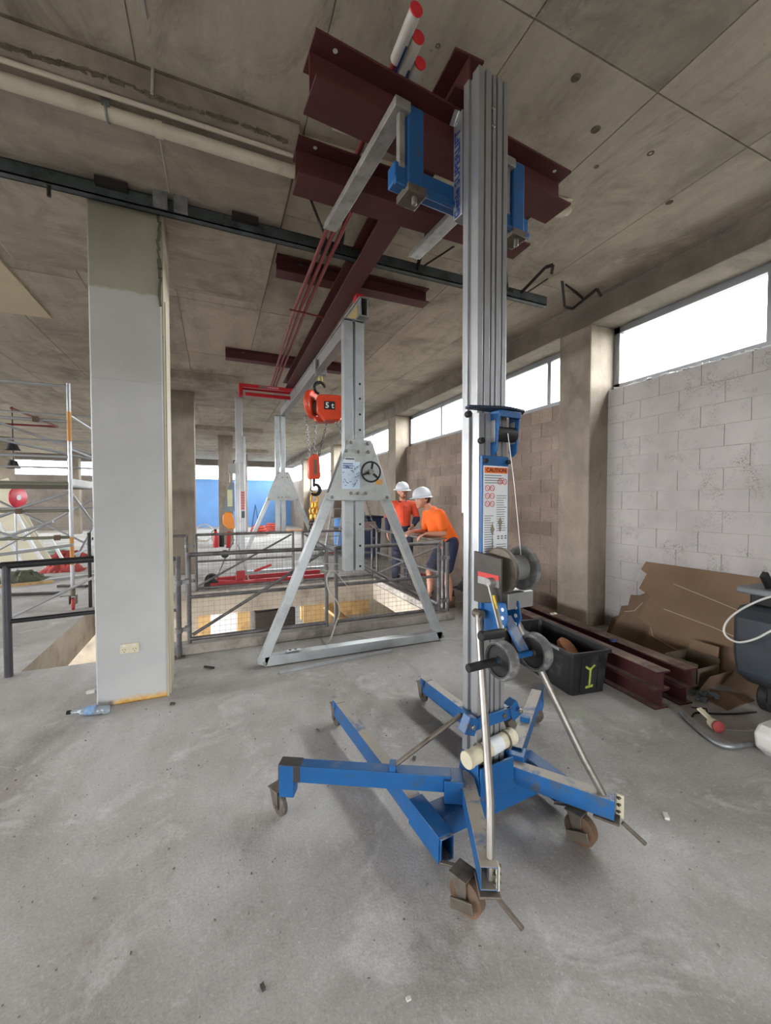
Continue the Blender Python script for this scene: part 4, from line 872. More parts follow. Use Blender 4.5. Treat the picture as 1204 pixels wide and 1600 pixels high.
solo('crate_stack', MB().obox((.95, 7.55, -.75), (.7, .5, .6), (0, 0, R(8))).obox((1.0, 7.5, -.36), (.7, .4, .12), (0, 0, R(14))), plain('dark_stored_goods', (60, 54, 48), .8), 'dark stack of stored goods under the pit edge', 'stack')
solo('orange_bag', MB().ball((1.52, 6.35, -.62), .14, 12, 8, (1, .7, .6)), plain('orange_cloth', (230, 104, 44), .8, 0, .15, 9), 'bright orange bag lying in the pit', 'bag')
solo('white_offcut', MB().obox((1.95, 5.9, -.735), (.30, .20, .02), (R(3), R(2), R(20))), M_wht, 'white board offcut lying in the pit', 'offcut')
solo('pit_platform', MB().box(.9, 2.58, 5.2, 7.2, -.82, -.76), M_ply, 'plywood working platform just below the pit rim', 'platform')
tb = MB()
for i in range(9): tb.box(-.62, -.585, 6.0, 6.04, -.75+i*.06, -.72+i*.06)
t = thing('barrier_post', 'orange and white striped barrier post down in the opening by the painted column', 'barrier post', (-1.0, 5.6, -1.6))
MB().box(-1.02, -.985, 5.6, 5.63, -1.6, -.30).build('post', plain('amber_reflector', (226, 150, 40), .5), t)
for i in range(9): MB().prism([(-1.065, 5.595, -1.3+i*.11), (-1.025, 5.595, -1.26+i*.11), (-1.025, 5.595, -1.20+i*.11), (-1.065, 5.595, -1.24+i*.11)], (0, .03, 0)).build('stripe', M_redl if i % 2 else M_wht, t)
# ================================================================== black guard rail beyond the painted column
M_brl = plain('black_rail_paint', (34, 33, 36), .45, .2, .15, 8)
gr = thing('guard_rail', 'black tube guard rail standing left of the painted column', 'guard rail', (-1.63, 4.38, 0))
MB().cyl((-1.63, 4.38, 0), (-1.63, 4.38, .945), .030, 16).build('post', plain('dark_grey_rail', (70, 70, 76), .45, .3, .12, 8), gr)
MB().cyl((-1.66, 4.38, .95), (-.42, 4.40, .985), .030, 16).build('top_rail', M_brl, gr); MB().cyl((-1.63, 4.38, .47), (-.42, 4.40, .50), .020, 14).build('mid_rail', M_brl, gr)
solo('fence_post', MB().cyl((-1.62, 6.8, 0), (-1.62, 6.8, 1.05), .022, 12), M_brl, 'thin dark post at the far end of the floor opening', 'fence post')
# ================================================================== scaffold tower
M_sct = plain('scaffold_aluminium', (176, 178, 182), .4, .6, .08, 4)
M_och = plain('ochre_band', (196, 140, 72), .6, 0, .12, 12)
M_olv = plain('green_grey_tube', (124, 126, 108), .5, .4, .1, 6)
scf = thing('scaffold_tower', 'aluminium mobile scaffold tower standing left of the painted column', 'scaffold tower', (-2.6, 7.4, 0))
SX0, SX1, SY0, SY1 = -3.75, -1.80, 6.73, 9.0
for x, y, top in ((SX1, SY0, 3.08), (SX0, SY0, 3.08), (SX1-.05, SY1, 3.1), (SX0, SY1, 3.1)):
    u = MB().cyl((x, y, .26), (x, y, top), .024, 14).build('upright', M_sct, scf)
    if y == SY0 and x == SX1:
        for z0, z1 in ((2.30, 2.70), (.62, 1.0)): MB().cyl((x, y, z0), (x, y, z1), .0255, 14).build('colour_band', M_och, u)
    w = MB().lathe([(.02, -.022), (.07, -.022), (.085, -.012), (.085, .012), (.07, .022), (.02, .022)], (x, y, .085), (1, .25, 0), 22).build('caster', plain('red_caster', (164, 62, 58), .6), scf)
    m = MB(); m.box(x-.04, x-.033, y-.03, y+.05, .08, .20); m.box(x+.033, x+.04, y-.03, y+.05, .08, .20); m.cyl((x, y, .19), (x, y, .30), .03, 12); m.bar((x-.04, y, .2), (x-.14, y-.03, .2), .02, .008); m.build('caster_fork', M_dst, w)
for z, mt in ((3.04, M_sct), (2.57, M_sct), (2.09, M_sct), (1.72, M_olv), (1.36, M_olv), (1.00, M_olv)): MB().cyl((SX0, SY0, z), (SX1, SY0, z), .020, 12).build('ledger', mt, scf)
for z in (2.66, 2.2, 1.70, .75): MB().cyl((SX1, SY0, z), (SX1-.05, SY1, z), .018, 10).build('ledger', M_sct, scf)
for z in (3.04, 2.57, 2.09, 1.36): MB().cyl((SX0, SY1, z), (SX1, SY1, z), .018, 10).build('ledger', M_sct, scf)
for a, b in (((SX0, SY0, .75), (SX1-.6, SY0, 1.36)), ((SX1-.6, SY0, 1.38), (SX1, SY0, 1.62)), ((SX0, SY0, 1.55), (SX1-.5, SY0, .98)), ((SX0, SY0, .55), (SX1-.2, SY0, 1.22)), ((SX0, SY1, .45), (SX1, SY1, 1.7)), ((SX0, SY1, 1.7), (SX1, SY1, .45)), ((SX1, SY0, 1.60), (SX1-.05, SY1, .70)), ((SX1, SY0, .60), (SX1-.05, SY1, 1.5)), ((SX0, SY0+.3, 2.95), (SX1, SY1, 2.25)), ((SX0, SY0, 2.55), (SX1, SY1, 2.2)), ((SX0-.2, SY0-.5, .66), (SX1+.1, SY0-.3, .92)), ((-2.3, 6.2, .08), (SX1+.35, SY0-.3, .50))):
    MB().cyl(a, b, .019, 10).build('diagonal_brace', M_sct, scf)
m = MB(); m.box(SX0, SX1-.02, SY0+.06, SY1-.06, 1.70, 1.76); m.build('deck', plain('deck_board', (120, 116, 104), .7), scf); MB().box(SX1-.03, SX1, SY0+.05, SY1-.05, 1.70, 1.80).build('toe_board', plain('pale_toe_board', (206, 206, 204), .6), scf)
for x, y, z in ((SX1-.35, SY0-.03, 2.57), (SX1-.15, SY0-.03, 1.0), (SX1-.55, SY0-.03, 1.36)): MB().obox((x, y, z), (.06, .05, .07)).build('coupler', M_rust, scf)
# clutter behind the scaffold
M_pnl = plain('cream_board', (206, 200, 178), .7, 0, .06, 2)
for k, (x, y, a, w, h) in enumerate(((-4.55, 12.3, 20, .9, 2.0), (-4.15, 11.9, 26, .5, 1.5))):
    solo('leaning_board', MB().obox((x, y, h*.5*math.cos(R(a))), (w, .04, h), (R(4), R(-a), 0)), M_pnl, ('tall cream board leaning behind the scaffold tower', 'narrow cream board leaning beside the red disc')[k], 'board')
solo('leaning_steps', MB().bar((-3.95, 11.5, 0), (-4.55, 11.5, 1.4), .06, .05).bar((-3.6, 11.5, 0), (-4.15, 11.5, 1.4), .06, .05).bar((-4.12, 11.5, .4), (-3.76, 11.5, .4), .04, .04).bar((-4.29, 11.5, .8), (-3.92, 11.5, .8), .04, .04), M_wht, 'white step frame leaning among the clutter behind the scaffold', 'frame')
solo('leaning_steps', MB().bar((-3.45, 11.2, 0), (-3.85, 11.2, .8), .07, .05).bar((-3.1, 11.2, 0), (-3.4, 11.2, .7), .07, .05).bar((-3.5, 11.2, .1), (-3.14, 11.2, .1), .05, .05), M_wht, 'short white step frame on the floor near the green coil', 'frame')
t = thing('disc_sign', 'red round sign with white mark on a thin stand behind the scaffold', 'sign', (-3.70, 10.5, 0))
MB().lathe([(.0, 0), (.20, 0), (.215, .01), (.215, .025), (.20, .035), (0, .035)], (-3.70, 10.5, 1.56), (.93, -.36, 0), 28).build('disc', plain('sign_red', (206, 44, 62), .4), t); MB().lathe([(0, 0), (.055, 0), (.055, .002), (0, .002)], (-3.70+.033, 10.5-.0128, 1.56), (.93, -.36, 0), 16).build('white_mark', M_wht, t)
MB().cyl((-3.74, 10.53, 0), (-3.74, 10.53, 1.7), .02, 10).build('stand', M_sct, t)
solo('hose_coil', MB().lathe([(.20, 0), (.28, .0), (.30, .05), (.28, .10), (.30, .15), (.28, .2), (.2, .2)], (-4.0, 13.6, 0.0), (0, 0, 1), 24), plain('pale_green_hose', (150, 170, 160), .6, 0, .15, 20), 'pale green hose coil on the floor behind the scaffold', 'hose coil')
def heap(c, sx, sy, h, seed, n=16):
    r_ = random.Random(seed); mb = MB(); vs = []; fs = []
    for j in range(n+1):
        for i in range(n+1):
            u, v = i/n*2-1, j/n*2-1; d = max(0, 1 - (abs(u)**2.4 + abs(v)**2.4)**(1/2.4))
            vs.append((c[0] + u*sx*(1+.12*r_.uniform(-1, 1)), c[1] + v*sy*(1+.12*r_.uniform(-1, 1)), c[2] + h*min(1, d*2.2)*(.7+.5*r_.random()) + .003))
    fs = [(j*(n+1)+i, j*(n+1)+i+1, (j+1)*(n+1)+i+1, (j+1)*(n+1)+i) for j in range(n) for i in range(n)]
    b0 = len(vs); vs += [(x, y, c[2]) for x, y, z in vs[:]]; fs += [tuple(b0+i for i in reversed(f)) for f in fs]
    return mb.add(vs, fs)
for k, (x, y, w, c, lab) in enumerate(((-3.55, 13.0, .45, (150, 56, 52), 'faded red sheet bundle lying behind the scaffold'), (-3.0, 10.6, .38, (164, 66, 62), 'red folded sheet on the floor near the scaffold caster'), (-3.35, 9.6, .35, (84, 88, 70), 'olive sack slumped on the floor at the scaffold foot'))):
    solo('sheet_bundle', heap((x, y, 0), w, .3, .16, k), plain('bundle_cloth_%d' % k, c, .8, 0, .2, 7), lab, 'bundle')
for k, (x, y, a, L, mt, lab) in enumerate(((-3.6, 8.9, 15, .9, M_tim, 'pale timber batten lying on the floor at the far side of the scaffold'), (-3.0, 8.1, -12, .7, M_strap, 'dark steel offcut on the floor under the scaffold deck'), (-2.9, 9.3, 30, .8, M_sct, 'short bright tube lying loose under the scaffold'), (-3.6, 11.9, 5, 1.0, M_ply, 'plywood strip lying beside the red sheet bundle'), (-2.5, 8.6, -25, .5, M_strap, 'dark offcut between the scaffold casters'))):
    a = R(a); solo('floor_offcut', MB().bar((x, y, .02), (x + L*math.cos(a), y + L*math.sin(a), .02), .07, .04), mt, lab, 'offcut')
# red sprinkler pipe on the far ceiling
m = MB(); m.tube([(-4.47, 12.5, 3.72), (-4.33, 15.1, 3.72), (-6.5, 15.2, 3.72)], .03, 8); solo('sprinkler_pipe', m, M_redp, 'thin red sprinkler pipe under the ceiling behind the scaffold', 'pipe')
# ================================================================== right-hand pile: stacked beams, tub, cardboard
hb, wb = .138, .125
def stacked(label, a, b, lvl): 
    z = lvl*(hb+.001); beam_thing(label, (a[0], a[1], z), (b[0], b[1], z), hb, wb, M_oxd, False)
stacked('dusty red beam at the bottom of the stack beside the black tub', (2.945, 1.86), (3.25, 4.55), 0)
stacked('dusty red beam on top of the stack beside the black tub', (2.945, 1.85), (3.25, 4.50), 1)
stacked('dusty red beam at the bottom of the stack next to the cardboard', (3.175, 1.83), (3.50, 4.60), 0)
stacked('dusty red beam on top of the stack next to the cardboard', (3.180, 1.80), (3.505, 4.55), 1)
for k, (x, y) in enumerate(((3.33, 3.25), (3.16, 2.42))):
    solo('rag', MB().obox((x, y, .287), (.05, .035, .012), (0, 0, k)).obox((x+.02, y-.01, .292), (.03, .03, .014), (.3, .2, k+1)), (M_cream, M_navy)[k], ('small cream scrap lying on the stacked beams', 'small navy scrap lying on the stacked beams')[k], 'scrap')
# black tub
M_tubp = plain('black_tub_plastic', (26, 27, 29), .45, 0, .2, 5, .5, (74, 74, 74), .34, 6)
tubt = thing('storage_tub', 'black plastic tub with lime spray marks beside the stacked beams', 'tub', (2.70, 2.62, 0), R(-7))
def tub_shell():
    mb = MB(); a, b, h = .178, .42, .345; ti = .008
    def ring(x, y, z, c=.02):
        return [(x-c, -y, z), (x, -y+c, z), (x, y-c, z), (x-c, y, z), (-x+c, y, z), (-x, y-c, z), (-x, -y+c, z), (-x+c, -y, z)]
    rings = [ring(a*.90, b*.93, 0), ring(a, b, h-.03), ring(a+.018, b+.018, h-.028), ring(a+.018, b+.018, h), ring(a+.006, b+.006, h+.002), ring(a-ti, b-ti, h-.004), ring(a*.90-ti, b*.93-ti, ti)]
    vs = [p for r_ in rings for p in r_]; n = 8
    fs = [(k*n+i, k*n+(i+1) % n, (k+1)*n+(i+1) % n, (k+1)*n+i) for k in range(len(rings)-1) for i in range(n)] + [tuple(range(n-1, -1, -1)), tuple(range((len(rings)-1)*n, len(rings)*n))]
    return mb.add(vs, fs)
tub_shell().build('shell', M_tubp, tubt, .003, rel=False)
for y in (-.12, 0, .12):
    for s in (-1, 1): MB().bar((s*.166, y, .02), (s*.180, y, .31), .012, .02, (0, 1, 0)).build('rib', M_tubp, tubt, rel=False)
for x in (-.08, .08): MB().bar((x, -.396, .02), (x, -.420, .31), .014, .012).build('rib', M_tubp, tubt, rel=False)
m = MB(); m.box(-.1985, -.1955, -.30, .30, .325, .345); m.build('rim_dust', plain('dusty_rim', (120, 122, 124), .7), tubt, rel=False)
M_lime = plain('lime_spray', (150, 168, 66), .8, 0, .2, 30)
m = MB(); m.obox((0, -.4085, .14), (.016, .004, .15), (R(5), 0, 0)); m.obox((.015, -.4155, .215), (.06, .004, .016), (R(5), R(-34), 0)); m.obox((-.02, -.415, .21), (.06, .004, .016), (R(5), R(34), 0)); m.obox((.0, -.4015, .062), (.07, .004, .018), (R(5), R(-6), 0)); m.build('spray_mark', M_lime, tubt, rel=False)
m = MB(); m.obox((-.1755, -.05, .24), (.003, .10, .012), (R(30), 0, 0)); m.obox((-.1757, -.02, .25), (.003, .07, .012), (R(-30), 0, 0)); m.build('spray_mark', M_lime, tubt, rel=False)
wt = thing('trolley_wheel_spare', 'brown rimmed trolley wheel lying in the black tub', 'wheel', (2.72, 2.50, .10))
ax = (.25, -.45, .55); MB().lathe([(.06, 0), (.095, .0), (.105, .008), (.105, .04), (.095, .048), (.06, .048)], (2.71, 2.50, .235), ax, 26).build('tyre', plain('brown_tyre', (138, 88, 52), .7, 0, .12, 10), wt); MB().lathe([(0, .006), (.06, .006), (.06, .042), (0, .042)], (2.71, 2.50, .235), ax, 20).build('hub_disc', M_blk, wt)
t = thing('tool_bag', 'black open tool bag with yellow tools behind the black tub', 'tool bag', (2.62, 3.15, 0))
m = MB(); m.box(2.46, 2.78, 3.10, 3.38, 0, .02); m.box(2.46, 2.475, 3.10, 3.38, 0, .27); m.box(2.765, 2.78, 3.10, 3.38, 0, .27); m.box(2.46, 2.78, 3.10, 3.115, 0, .24); m.box(2.46, 2.78, 3.365, 3.38, 0, .27); m.build('bag', M_tubp, t)
MB().lathe([(.05, 0), (.075, 0), (.075, .04), (.05, .04)], (2.64, 3.20, .22), (.3, -.5, .8), 20).build('tape_roll', M_yel, t); MB().cyl((2.50, 3.14, .24), (2.72, 3.18, .26), .014, 8).build('screwdriver', M_yel, t); MB().tube(arc((2.60, 3.25, .30), .045, 0, 337, 15), .004, 6, True).build('wire_loop', M_steel, t)
# cardboard
def cardmat(name, c, d):
    t = NT(name); col = t.mix(t.step(t.noise(2.5, 5), .35, .7), lin(c), lin(d)); t.bump(t.noise(18, 4), .12, .004); return t.done(col, .85, 0, .2)
M_card = cardmat('brown_cardboard', (128, 106, 86), (116, 95, 76)); M_card2 = cardmat('scuffed_cardboard', (122, 101, 83), (102, 84, 69)); M_cedge = plain('torn_cardboard_edge', (188, 170, 146), .9)
def sheet(label, yz, xb, zt, m, seed, xtop=4.285, lines=()):
    """leaning sheet: yz polygon in (y, height along the sheet 0..1); leans from xb at the floor to xtop at zt"""
    P = lambda y, s: (xb + (xtop-xb)*s, y, zt*s)
    t = thing('cardboard_sheet', label, 'cardboard', (xb, yz[0][0], 0)); nrm = V(-zt, 0, xtop-xb).normalized()
    MB().prism([P(y, s) for y, s in yz], nrm*-.006).build('sheet', m, t)
    for pts in lines:
        e = MB(); e.tube([Vector(P(y, s)) + nrm*.001 for y, s in pts], .0035, 5); e.build('crease', M_cedge, t)
    return t
sheet('big brown cardboard sheet leaning on the limewashed blocks', [(.6, 0), (2.35, 0), (2.62, .12), (2.60, .30), (2.75, .36), (2.72, .62), (2.86, .68), (2.84, .86), (2.92, .90), (2.90, 1.0), (1.2, 1.0), (.6, .98)], 3.78, .84, M_card, 1, lines=([(2.55, .80), (2.2, .72), (1.7, .60), (1.3, .52)], [(2.55, .52), (2.1, .46), (1.6, .36), (1.2, .29)], [(2.6, .30), (2.55, .22), (2.3, .16), (2.15, .06)]))
sheet('torn scuffed cardboard piece poking out beside the big sheet', [(2.45, 0), (3.02, 0), (3.00, .35), (2.93, .50), (2.95, .78), (2.86, .80), (2.70, .98), (2.45, .95)], 3.86, .62, M_card2, 2, xtop=4.20, lines=([(2.95, .5), (2.85, .55), (2.8, .7)],))
sheet('small cardboard flap leaning in the corner by the wall column', [(2.80, 0), (3.16, 0), (3.18, .5), (3.12, .62), (3.14, .9), (3.02, 1.0), (2.85, .9)], 4.02, .34, M_card2, 3, xtop=4.26)
solo('cardboard_sheet', MB().prism([(3.34, 1.66, .002), (3.70, 1.66, .002), (3.74, 1.75, .002), (3.60, 1.90, .002), (3.38, 1.80, .002)], (0, 0, .006)), M_card, 'flat cardboard sheet lying on the floor in front of the big sheet', 'cardboard')
bx = thing('cardboard_box', 'small open cardboard box on the floor in front of the cardboard sheets', 'box', (3.62, 2.04, .01))
m = MB(); m.box(3.48, 3.78, 1.93, 1.936, .012, .17); m.box(3.48, 3.78, 2.18, 2.186, .012, .21); m.box(3.48, 3.486, 1.93, 2.186, .012, .21); m.box(3.774, 3.78, 1.93, 2.186, .012, .21); m.box(3.48, 3.78, 1.93, 2.186, .008, .014); m.build('carton', plain('grey_carton', (112, 100, 84), .85), bx)
MB().obox((3.62, 1.87, .085), (.30, .006, .15), (R(28), 0, 0)).build('flap', M_card, bx); MB().obox((3.80, 2.06, .25), (.006, .22, .09), (0, R(12), 0)).build('flap', M_card, bx)
# wheeled dark cart with a white hose
M_cart = plain('dark_cart_plastic', (50, 56, 62), .5, 0, .15, 4, .5, (84, 88, 90), .3, 5)
ct = thing('wheeled_cart', 'dark grey wheeled plastic cart standing before the cardboard', 'cart', (3.60, 1.45, 0))
b = MB().prism([(3.30, 1.62, .46), (3.34, 1.62, .30), (3.46, 1.62, .22), (3.72, 1.62, .22), (3.77, 1.62, .72), (3.71, 1.62, .78), (3.36, 1.62, .78), (3.30, 1.62, .70)], (0, -.42, 0)).build('body', M_cart, ct, .03)
MB().box(3.42, 3.68, 1.24, 1.58, .78, .86).build('neck', M_blk, ct, .01); MB().box(3.37, 3.76, 1.20, 1.64, .855, .90).build('lid', plain('grey_lid', (112, 116, 118), .5), ct, .012)
MB().bar((3.50, 1.50, .90), (3.41, 1.50, 1.0), .05, .03, (0, 1, 0)).build('handle_lug', M_blk, ct); MB().bar((3.60, 1.42, .89), (3.80, 1.42, .99), .06, .05, (0, 1, 0)).build('handle', M_blk, ct)
MB().lathe([(.03, 0), (.10, 0), (.112, .012), (.112, .06), (.10, .072), (.03, .072)], (3.62, 1.27, .112), (0, 1, 0), 26).build('wheel', M_blk, ct); MB().lathe([(.03, 0), (.10, 0), (.112, .012), (.112, .06), (.10, .072), (.03, .072)], (3.62, 1.50, .112), (0, 1, 0), 26).build('wheel', M_blk, ct)
MB().box(3.50, 3.72, 1.34, 1.50, .10, .24).build('axle_box', M_blk, ct)
for z in (.50, .505): MB().cyl((3.33 + (z-.5)*18, 1.194, z), (3.33 + (z-.5)*18, 1.202, z), .009, 8).build('rivet', M_ald, ct)
solo('hose', MB().tube(smooth([(3.36, 1.17, .93), (3.28, 1.25, .94), (3.23, 1.377, .895), (3.22, 1.504, .80), (3.215, 1.592, .70), (3.215, 1.624, .615), (3.215, 1.601, .564), (3.215, 1.535, .553), (3.22, 1.449, .604), (3.23, 1.372, .68), (3.29, 1.25, .80), (3.36, 1.17, .88)]), .0065, 8), plain('white_hose', (196, 194, 190), .5), 'white hose looped in front of the dark cart', 'hose', (3.2, 1.5, .55))
j = thing('plastic_jug', 'white plastic jug lying on the floor below the dark cart', 'jug', (3.02, 1.20, 0))
b = MB().prism([(2.90, 1.30, .06), (2.88, 1.30, .15), (2.93, 1.30, .19), (3.20, 1.30, .19), (3.20, 1.30, .0), (2.98, 1.30, .0)], (0, -.18, 0)).build('body', plain('white_jug', (206, 204, 200), .5, 0, .05), j, .02)
MB().lathe([(.03, 0), (.03, .03), (.022, .032), (.022, .0)], (2.985, 1.125, .06), (-.2, -1, 0), 18).build('spout', M_wht, j)
solo('bent_pipe', MB().tube(smooth([(2.985, 1.755, .016), (2.90, 1.62, .016), (2.825, 1.49, .016), (2.815, 1.43, .016), (2.85, 1.39, .016), (2.93, 1.372, .016), (3.06, 1.345, .016)]), .0155, 10), M_galv, 'bent grey metal pipe lying on the floor before the jug', 'pipe')
c = thing('small_caster', 'small red and cream caster lying on the floor near the bent pipe', 'caster', (3.01, 1.55, 0))
MB().lathe([(.0, 0), (.02, 0), (.02, .003), (.036, .003), (.036, .012), (.0, .012)], (2.985, 1.53, .037), (-.5, -.85, .1), 22).build('wheel', plain('dull_red_wheel', (146, 52, 48), .6), c); MB().lathe([(.034, .012), (.036, .02), (.03, .06), (.0, .062)], (2.985, 1.53, .037), (.5, .85, -.1), 18).build('body', M_cream, c); MB().bar((3.01, 1.58, .05), (3.02, 1.66, .085), .035, .012).build('mount', M_cream, c)
cbl = MB(); cbl.tube(smooth([(3.02, 1.70, .008), (3.10, 1.72, .008), (3.2, 1.66, .01), (3.35, 1.60, .008), (3.5, 1.56, .008)]), .006, 6); cbl.tube([(3.15, 1.78, .008), (3.18, 1.70, .03), (3.12, 1.66, .008)], .005, 6)
solo('loose_cable', cbl, M_blk, 'short black cable curling on the floor near the small caster', 'cable', (3.1, 1.7, 0))
cbl = MB(); cbl.tube([(3.05, 1.52, .006), (3.15, 1.46, .006), (3.3, 1.42, .006)], .005, 6); solo('loose_cable', cbl, M_cab, 'thin grey cable trailing from the small caster', 'cable', (3.1, 1.46, 0))
r3 = random.Random(9)
t = MB()
for i in range(10): t.obox((3.40 + r3.uniform(-.1, .1), 1.86 + r3.uniform(-.06, .06), .012 + r3.uniform(0, .015)), (.06, .03, .008), (r3.uniform(-.3, .3), r3.uniform(-.3, .3), r3.uniform(0, 3)))
solo('blue_rag', t, plain('dusty_blue_rag', (96, 104, 112), .9), 'crumpled dusty blue rag on the floor by the open box', 'rag')
# folded trolley frame by the raw block wall
tr = thing('folded_frame', 'folded grey tube frame leaning by the raw block wall', 'frame', (3.75, 4.9, 0))
for a, b in (((3.45, 4.7, .02), (4.15, 5.0, .62)), ((3.5, 5.1, .30), (4.15, 5.0, .62)), ((3.4, 5.0, .28), (3.95, 4.9, .26)), ((3.4, 5.0, .02), (3.4, 5.0, .28)), ((3.95, 4.9, .02), (3.95, 4.9, .26))): MB().cyl(a, b, .018, 10).build('tube', plain('pinkish_tube', (140, 128, 122), .55, .3) if 'pinkish_tube' not in bpy.data.materials else bpy.data.materials['pinkish_tube'], tr)
solo('dark_bag', heap((4.0, 5.55, 0), .25, .4, .24, 4), M_blk, 'dark plastic bag slumped at the foot of the raw block wall', 'bag')
# ================================================================== on and by the painted column
s = thing('power_socket', 'white double power socket on the painted column', 'power socket', (-.588, 3.455, .36))
MB().box(-.648, -.528, 3.443, 3.4545, .375, .448).build('plate', M_cream, s, .003)
for x in (-.622, -.556):
    MB().box(x-.008, x+.008, 3.438, 3.443, .428, .440).build('switch', M_wht, s, .002)
    for dx, dz, an in ((-.008, .0, 30), (.008, .0, -30), (0, -.016, 0)): MB().obox((x+dx, 3.4428, .405+dz), (.003, .002, .010), (0, R(an), 0)).build('slot', M_dark, s)
bt = thing('crushed_bottle', 'crushed clear plastic bottle on the floor at the painted column', 'bottle', (-.82, 3.36, 0))
tb = NT('bottle_plastic'); tb.b.inputs['Transmission Weight'].default_value = .6; M_bot = tb.done(lin((200, 214, 226)), .15, 0, .5)
m = MB(); rr_ = [.010, .012, .014, .030, .034, .026, .033, .035, .030, .034, .030]; m.tube([(-.935 + i*.024, 3.385 - i*.004 + .004*((i*7) % 3), .034 - .001*i) for i in range(11)], rr_, 12, sy=.85); m.build('body', M_bot, bt)
m = MB(); m.tube([(-.84 + i*.03, 3.372 - i*.005, .033) for i in range(3)], [.0345, .0352, .0345], 12, sy=.87); m.build('label_band', plain('blue_band', (130, 160, 200), .5, 0, .2, 40), bt); MB().cyl((-.955, 3.388, .034), (-.932, 3.385, .034), .0135, 12).build('cap', M_dark, bt)
# chips of concrete and grit on the floor
r4 = random.Random(21); pool = [(-.33, 3.36), (-.28, 3.30), (-.2, 3.33), (-.95, 3.75), (-.9, 3.9)]
cols = [plain('grit_%d' % i, c, .9) for i, c in enumerate(((96, 92, 88), (150, 146, 140), (206, 204, 200), (70, 66, 62)))]
gm = MB(); 
for i in range(420):
    x, y = (r4.uniform(-1.2, 2.35), r4.uniform(.55, 3.3)); s_ = r4.choice((.0015, .002, .0025, .003, .0045))
    gm.obox((x, y, s_*.4), (s_*2, s_*1.4, s_), (r4.uniform(-.4, .4), r4.uniform(-.4, .4), r4.uniform(0, 3)))
solo('grit', gm, plain('floor_grit', (120, 115, 110), .9), 'dark grit scattered over the concrete floor', 'debris', (0, 0, 0), kind='stuff')
for k, (x, y, s_, c, lab) in enumerate(((.52, 1.05, .009, 2, 'pale pebble on the floor before the lift'), (1.05, 2.05, .018, 0, 'dark nut on the floor between the lift legs'), (.60, 2.55, .016, 0, 'tiny dark washer on the floor near the left front caster'), (-.9, 3.75, .035, 2, 'pale concrete chip on the shaded floor by the pit'), (1.95, 1.2, .02, 2, 'white paper scrap on the floor right of the lift'), (.12, 1.25, .012, 3, 'small black stone on the open floor'), (-.3, 3.30, .02, 3, 'dark stone chip beside the painted column foot'))):
    solo('floor_chip', MB().obox((x, y, s_*.35), (s_*1.6, s_, s_*.7), (.1, .1, k)), cols[c], lab, 'chip')
solo('dark_pin', MB().cyl((-.10, 3.92, .012), (-.02, 3.86, .012), .010, 8), M_strap, 'short dark pin on the floor by the corner post', 'pin')
# ================================================================== people
M_skin = plain('skin', (200, 142, 116), .55, 0, .06, 8)
M_hiv = plain('orange_shirt', (244, 106, 22), .75, 0, .08, 5)
M_hiv2 = plain('orange_red_workshirt', (226, 82, 50), .75, 0, .10, 6)
M_nvy = plain('navy_work_cloth', (38, 46, 72), .8, 0, .12, 6)
M_hat = plain('white_hard_hat', (206, 210, 216), .35, 0, .04, 4)
M_boot = plain('tan_boot_leather', (122, 98, 80), .75, 0, .15, 9)
M_hair = plain('brown_hair', (66, 46, 36), .8, 0, .15, 30)
M_sock = plain('dark_sock', (44, 42, 46), .9)
def organic(mb, name, m, parent, vox=.012, label=None, sm=4):
    o = mb.build(name, m, parent, rel=False, label=label)
    r_ = o.modifiers.new('join', 'REMESH'); r_.mode = 'VOXEL'; r_.voxel_size = vox; r_.use_smooth_shade = True
    s_ = o.modifiers.new('smooth', 'SMOOTH'); s_.iterations = sm; s_.factor = .5; return o
def hand(mb, wrist, d, side, curl=.4, palm=V(0, 0, -1)):
    """palm + five fingers; d: direction of the hand, side: direction towards the thumb"""
    d, side, palm = d.normalized(), side.normalized(), palm.normalized(); w = Vector(wrist); k = w + d*.085
    for s_ in (-.025, 0, .025): mb.limb([tuple(w + side*s_*.7) + (.018,), tuple(k + side*s_*1.1) + (.015,)], 8)
    for i, (off, L) in enumerate(((.034, .070), (.012, .080), (-.011, .074), (-.033, .058))):
        a = k + side*off; b = a + (d*math.cos(curl*.5) + palm*math.sin(curl*.5))*L*.5; c = b + (d*math.cos(curl*1.6) + palm*math.sin(curl*1.6))*L*.5
        mb.limb([tuple(a) + (.0095,), tuple(b) + (.009,), tuple(c) + (.0078,)], 7)
    a = w + d*.03 + side*.03; b = a + side*.03 + d*.03; mb.limb([tuple(a) + (.012,), tuple(b) + (.011,), tuple(b + d*.032 + palm*.008) + (.009,)], 7)
def head(mb, c, fwd, up, sk=1.0):
    """head with nose, brow, chin, ears, jaw; c centre; fwd facing"""
    f = fwd.normalized(); u = (up - f*up.dot(f)).normalized(); s_ = f.cross(u)
    P = lambda a, b, e: tuple(c + f*a + s_*b + u*e)
    mb.ball(P(-.012, 0, .03), .096, 14, 10); mb.ball(P(.018, 0, .0), .078, 14, 10); mb.ball(P(.040, 0, -.055), .055, 12, 8); mb.ball(P(.066, 0, -.088), .028, 10, 6)
    mb.limb([P(.082, 0, .012) + (.011,), P(.104, 0, -.022) + (.015,)], 8); mb.ball(P(.088, 0, -.052), .022, 8, 6, (.7, 1.1, .6))
    mb.limb([P(.074, .034, .026) + (.012,), P(.084, 0, .024) + (.011,), P(.074, -.034, .026) + (.012,)], 8)
    for q in (-1, 1): mb.ball(P(-.005, q*.082, -.005), .030, 10, 8, (.7, .35, 1.0) if abs(f.x) > abs(f.y) * 9 else (.5, .5, 1.0)); mb.ball(P(.048, q*.045, -.02), .03, 8, 6)
    return P
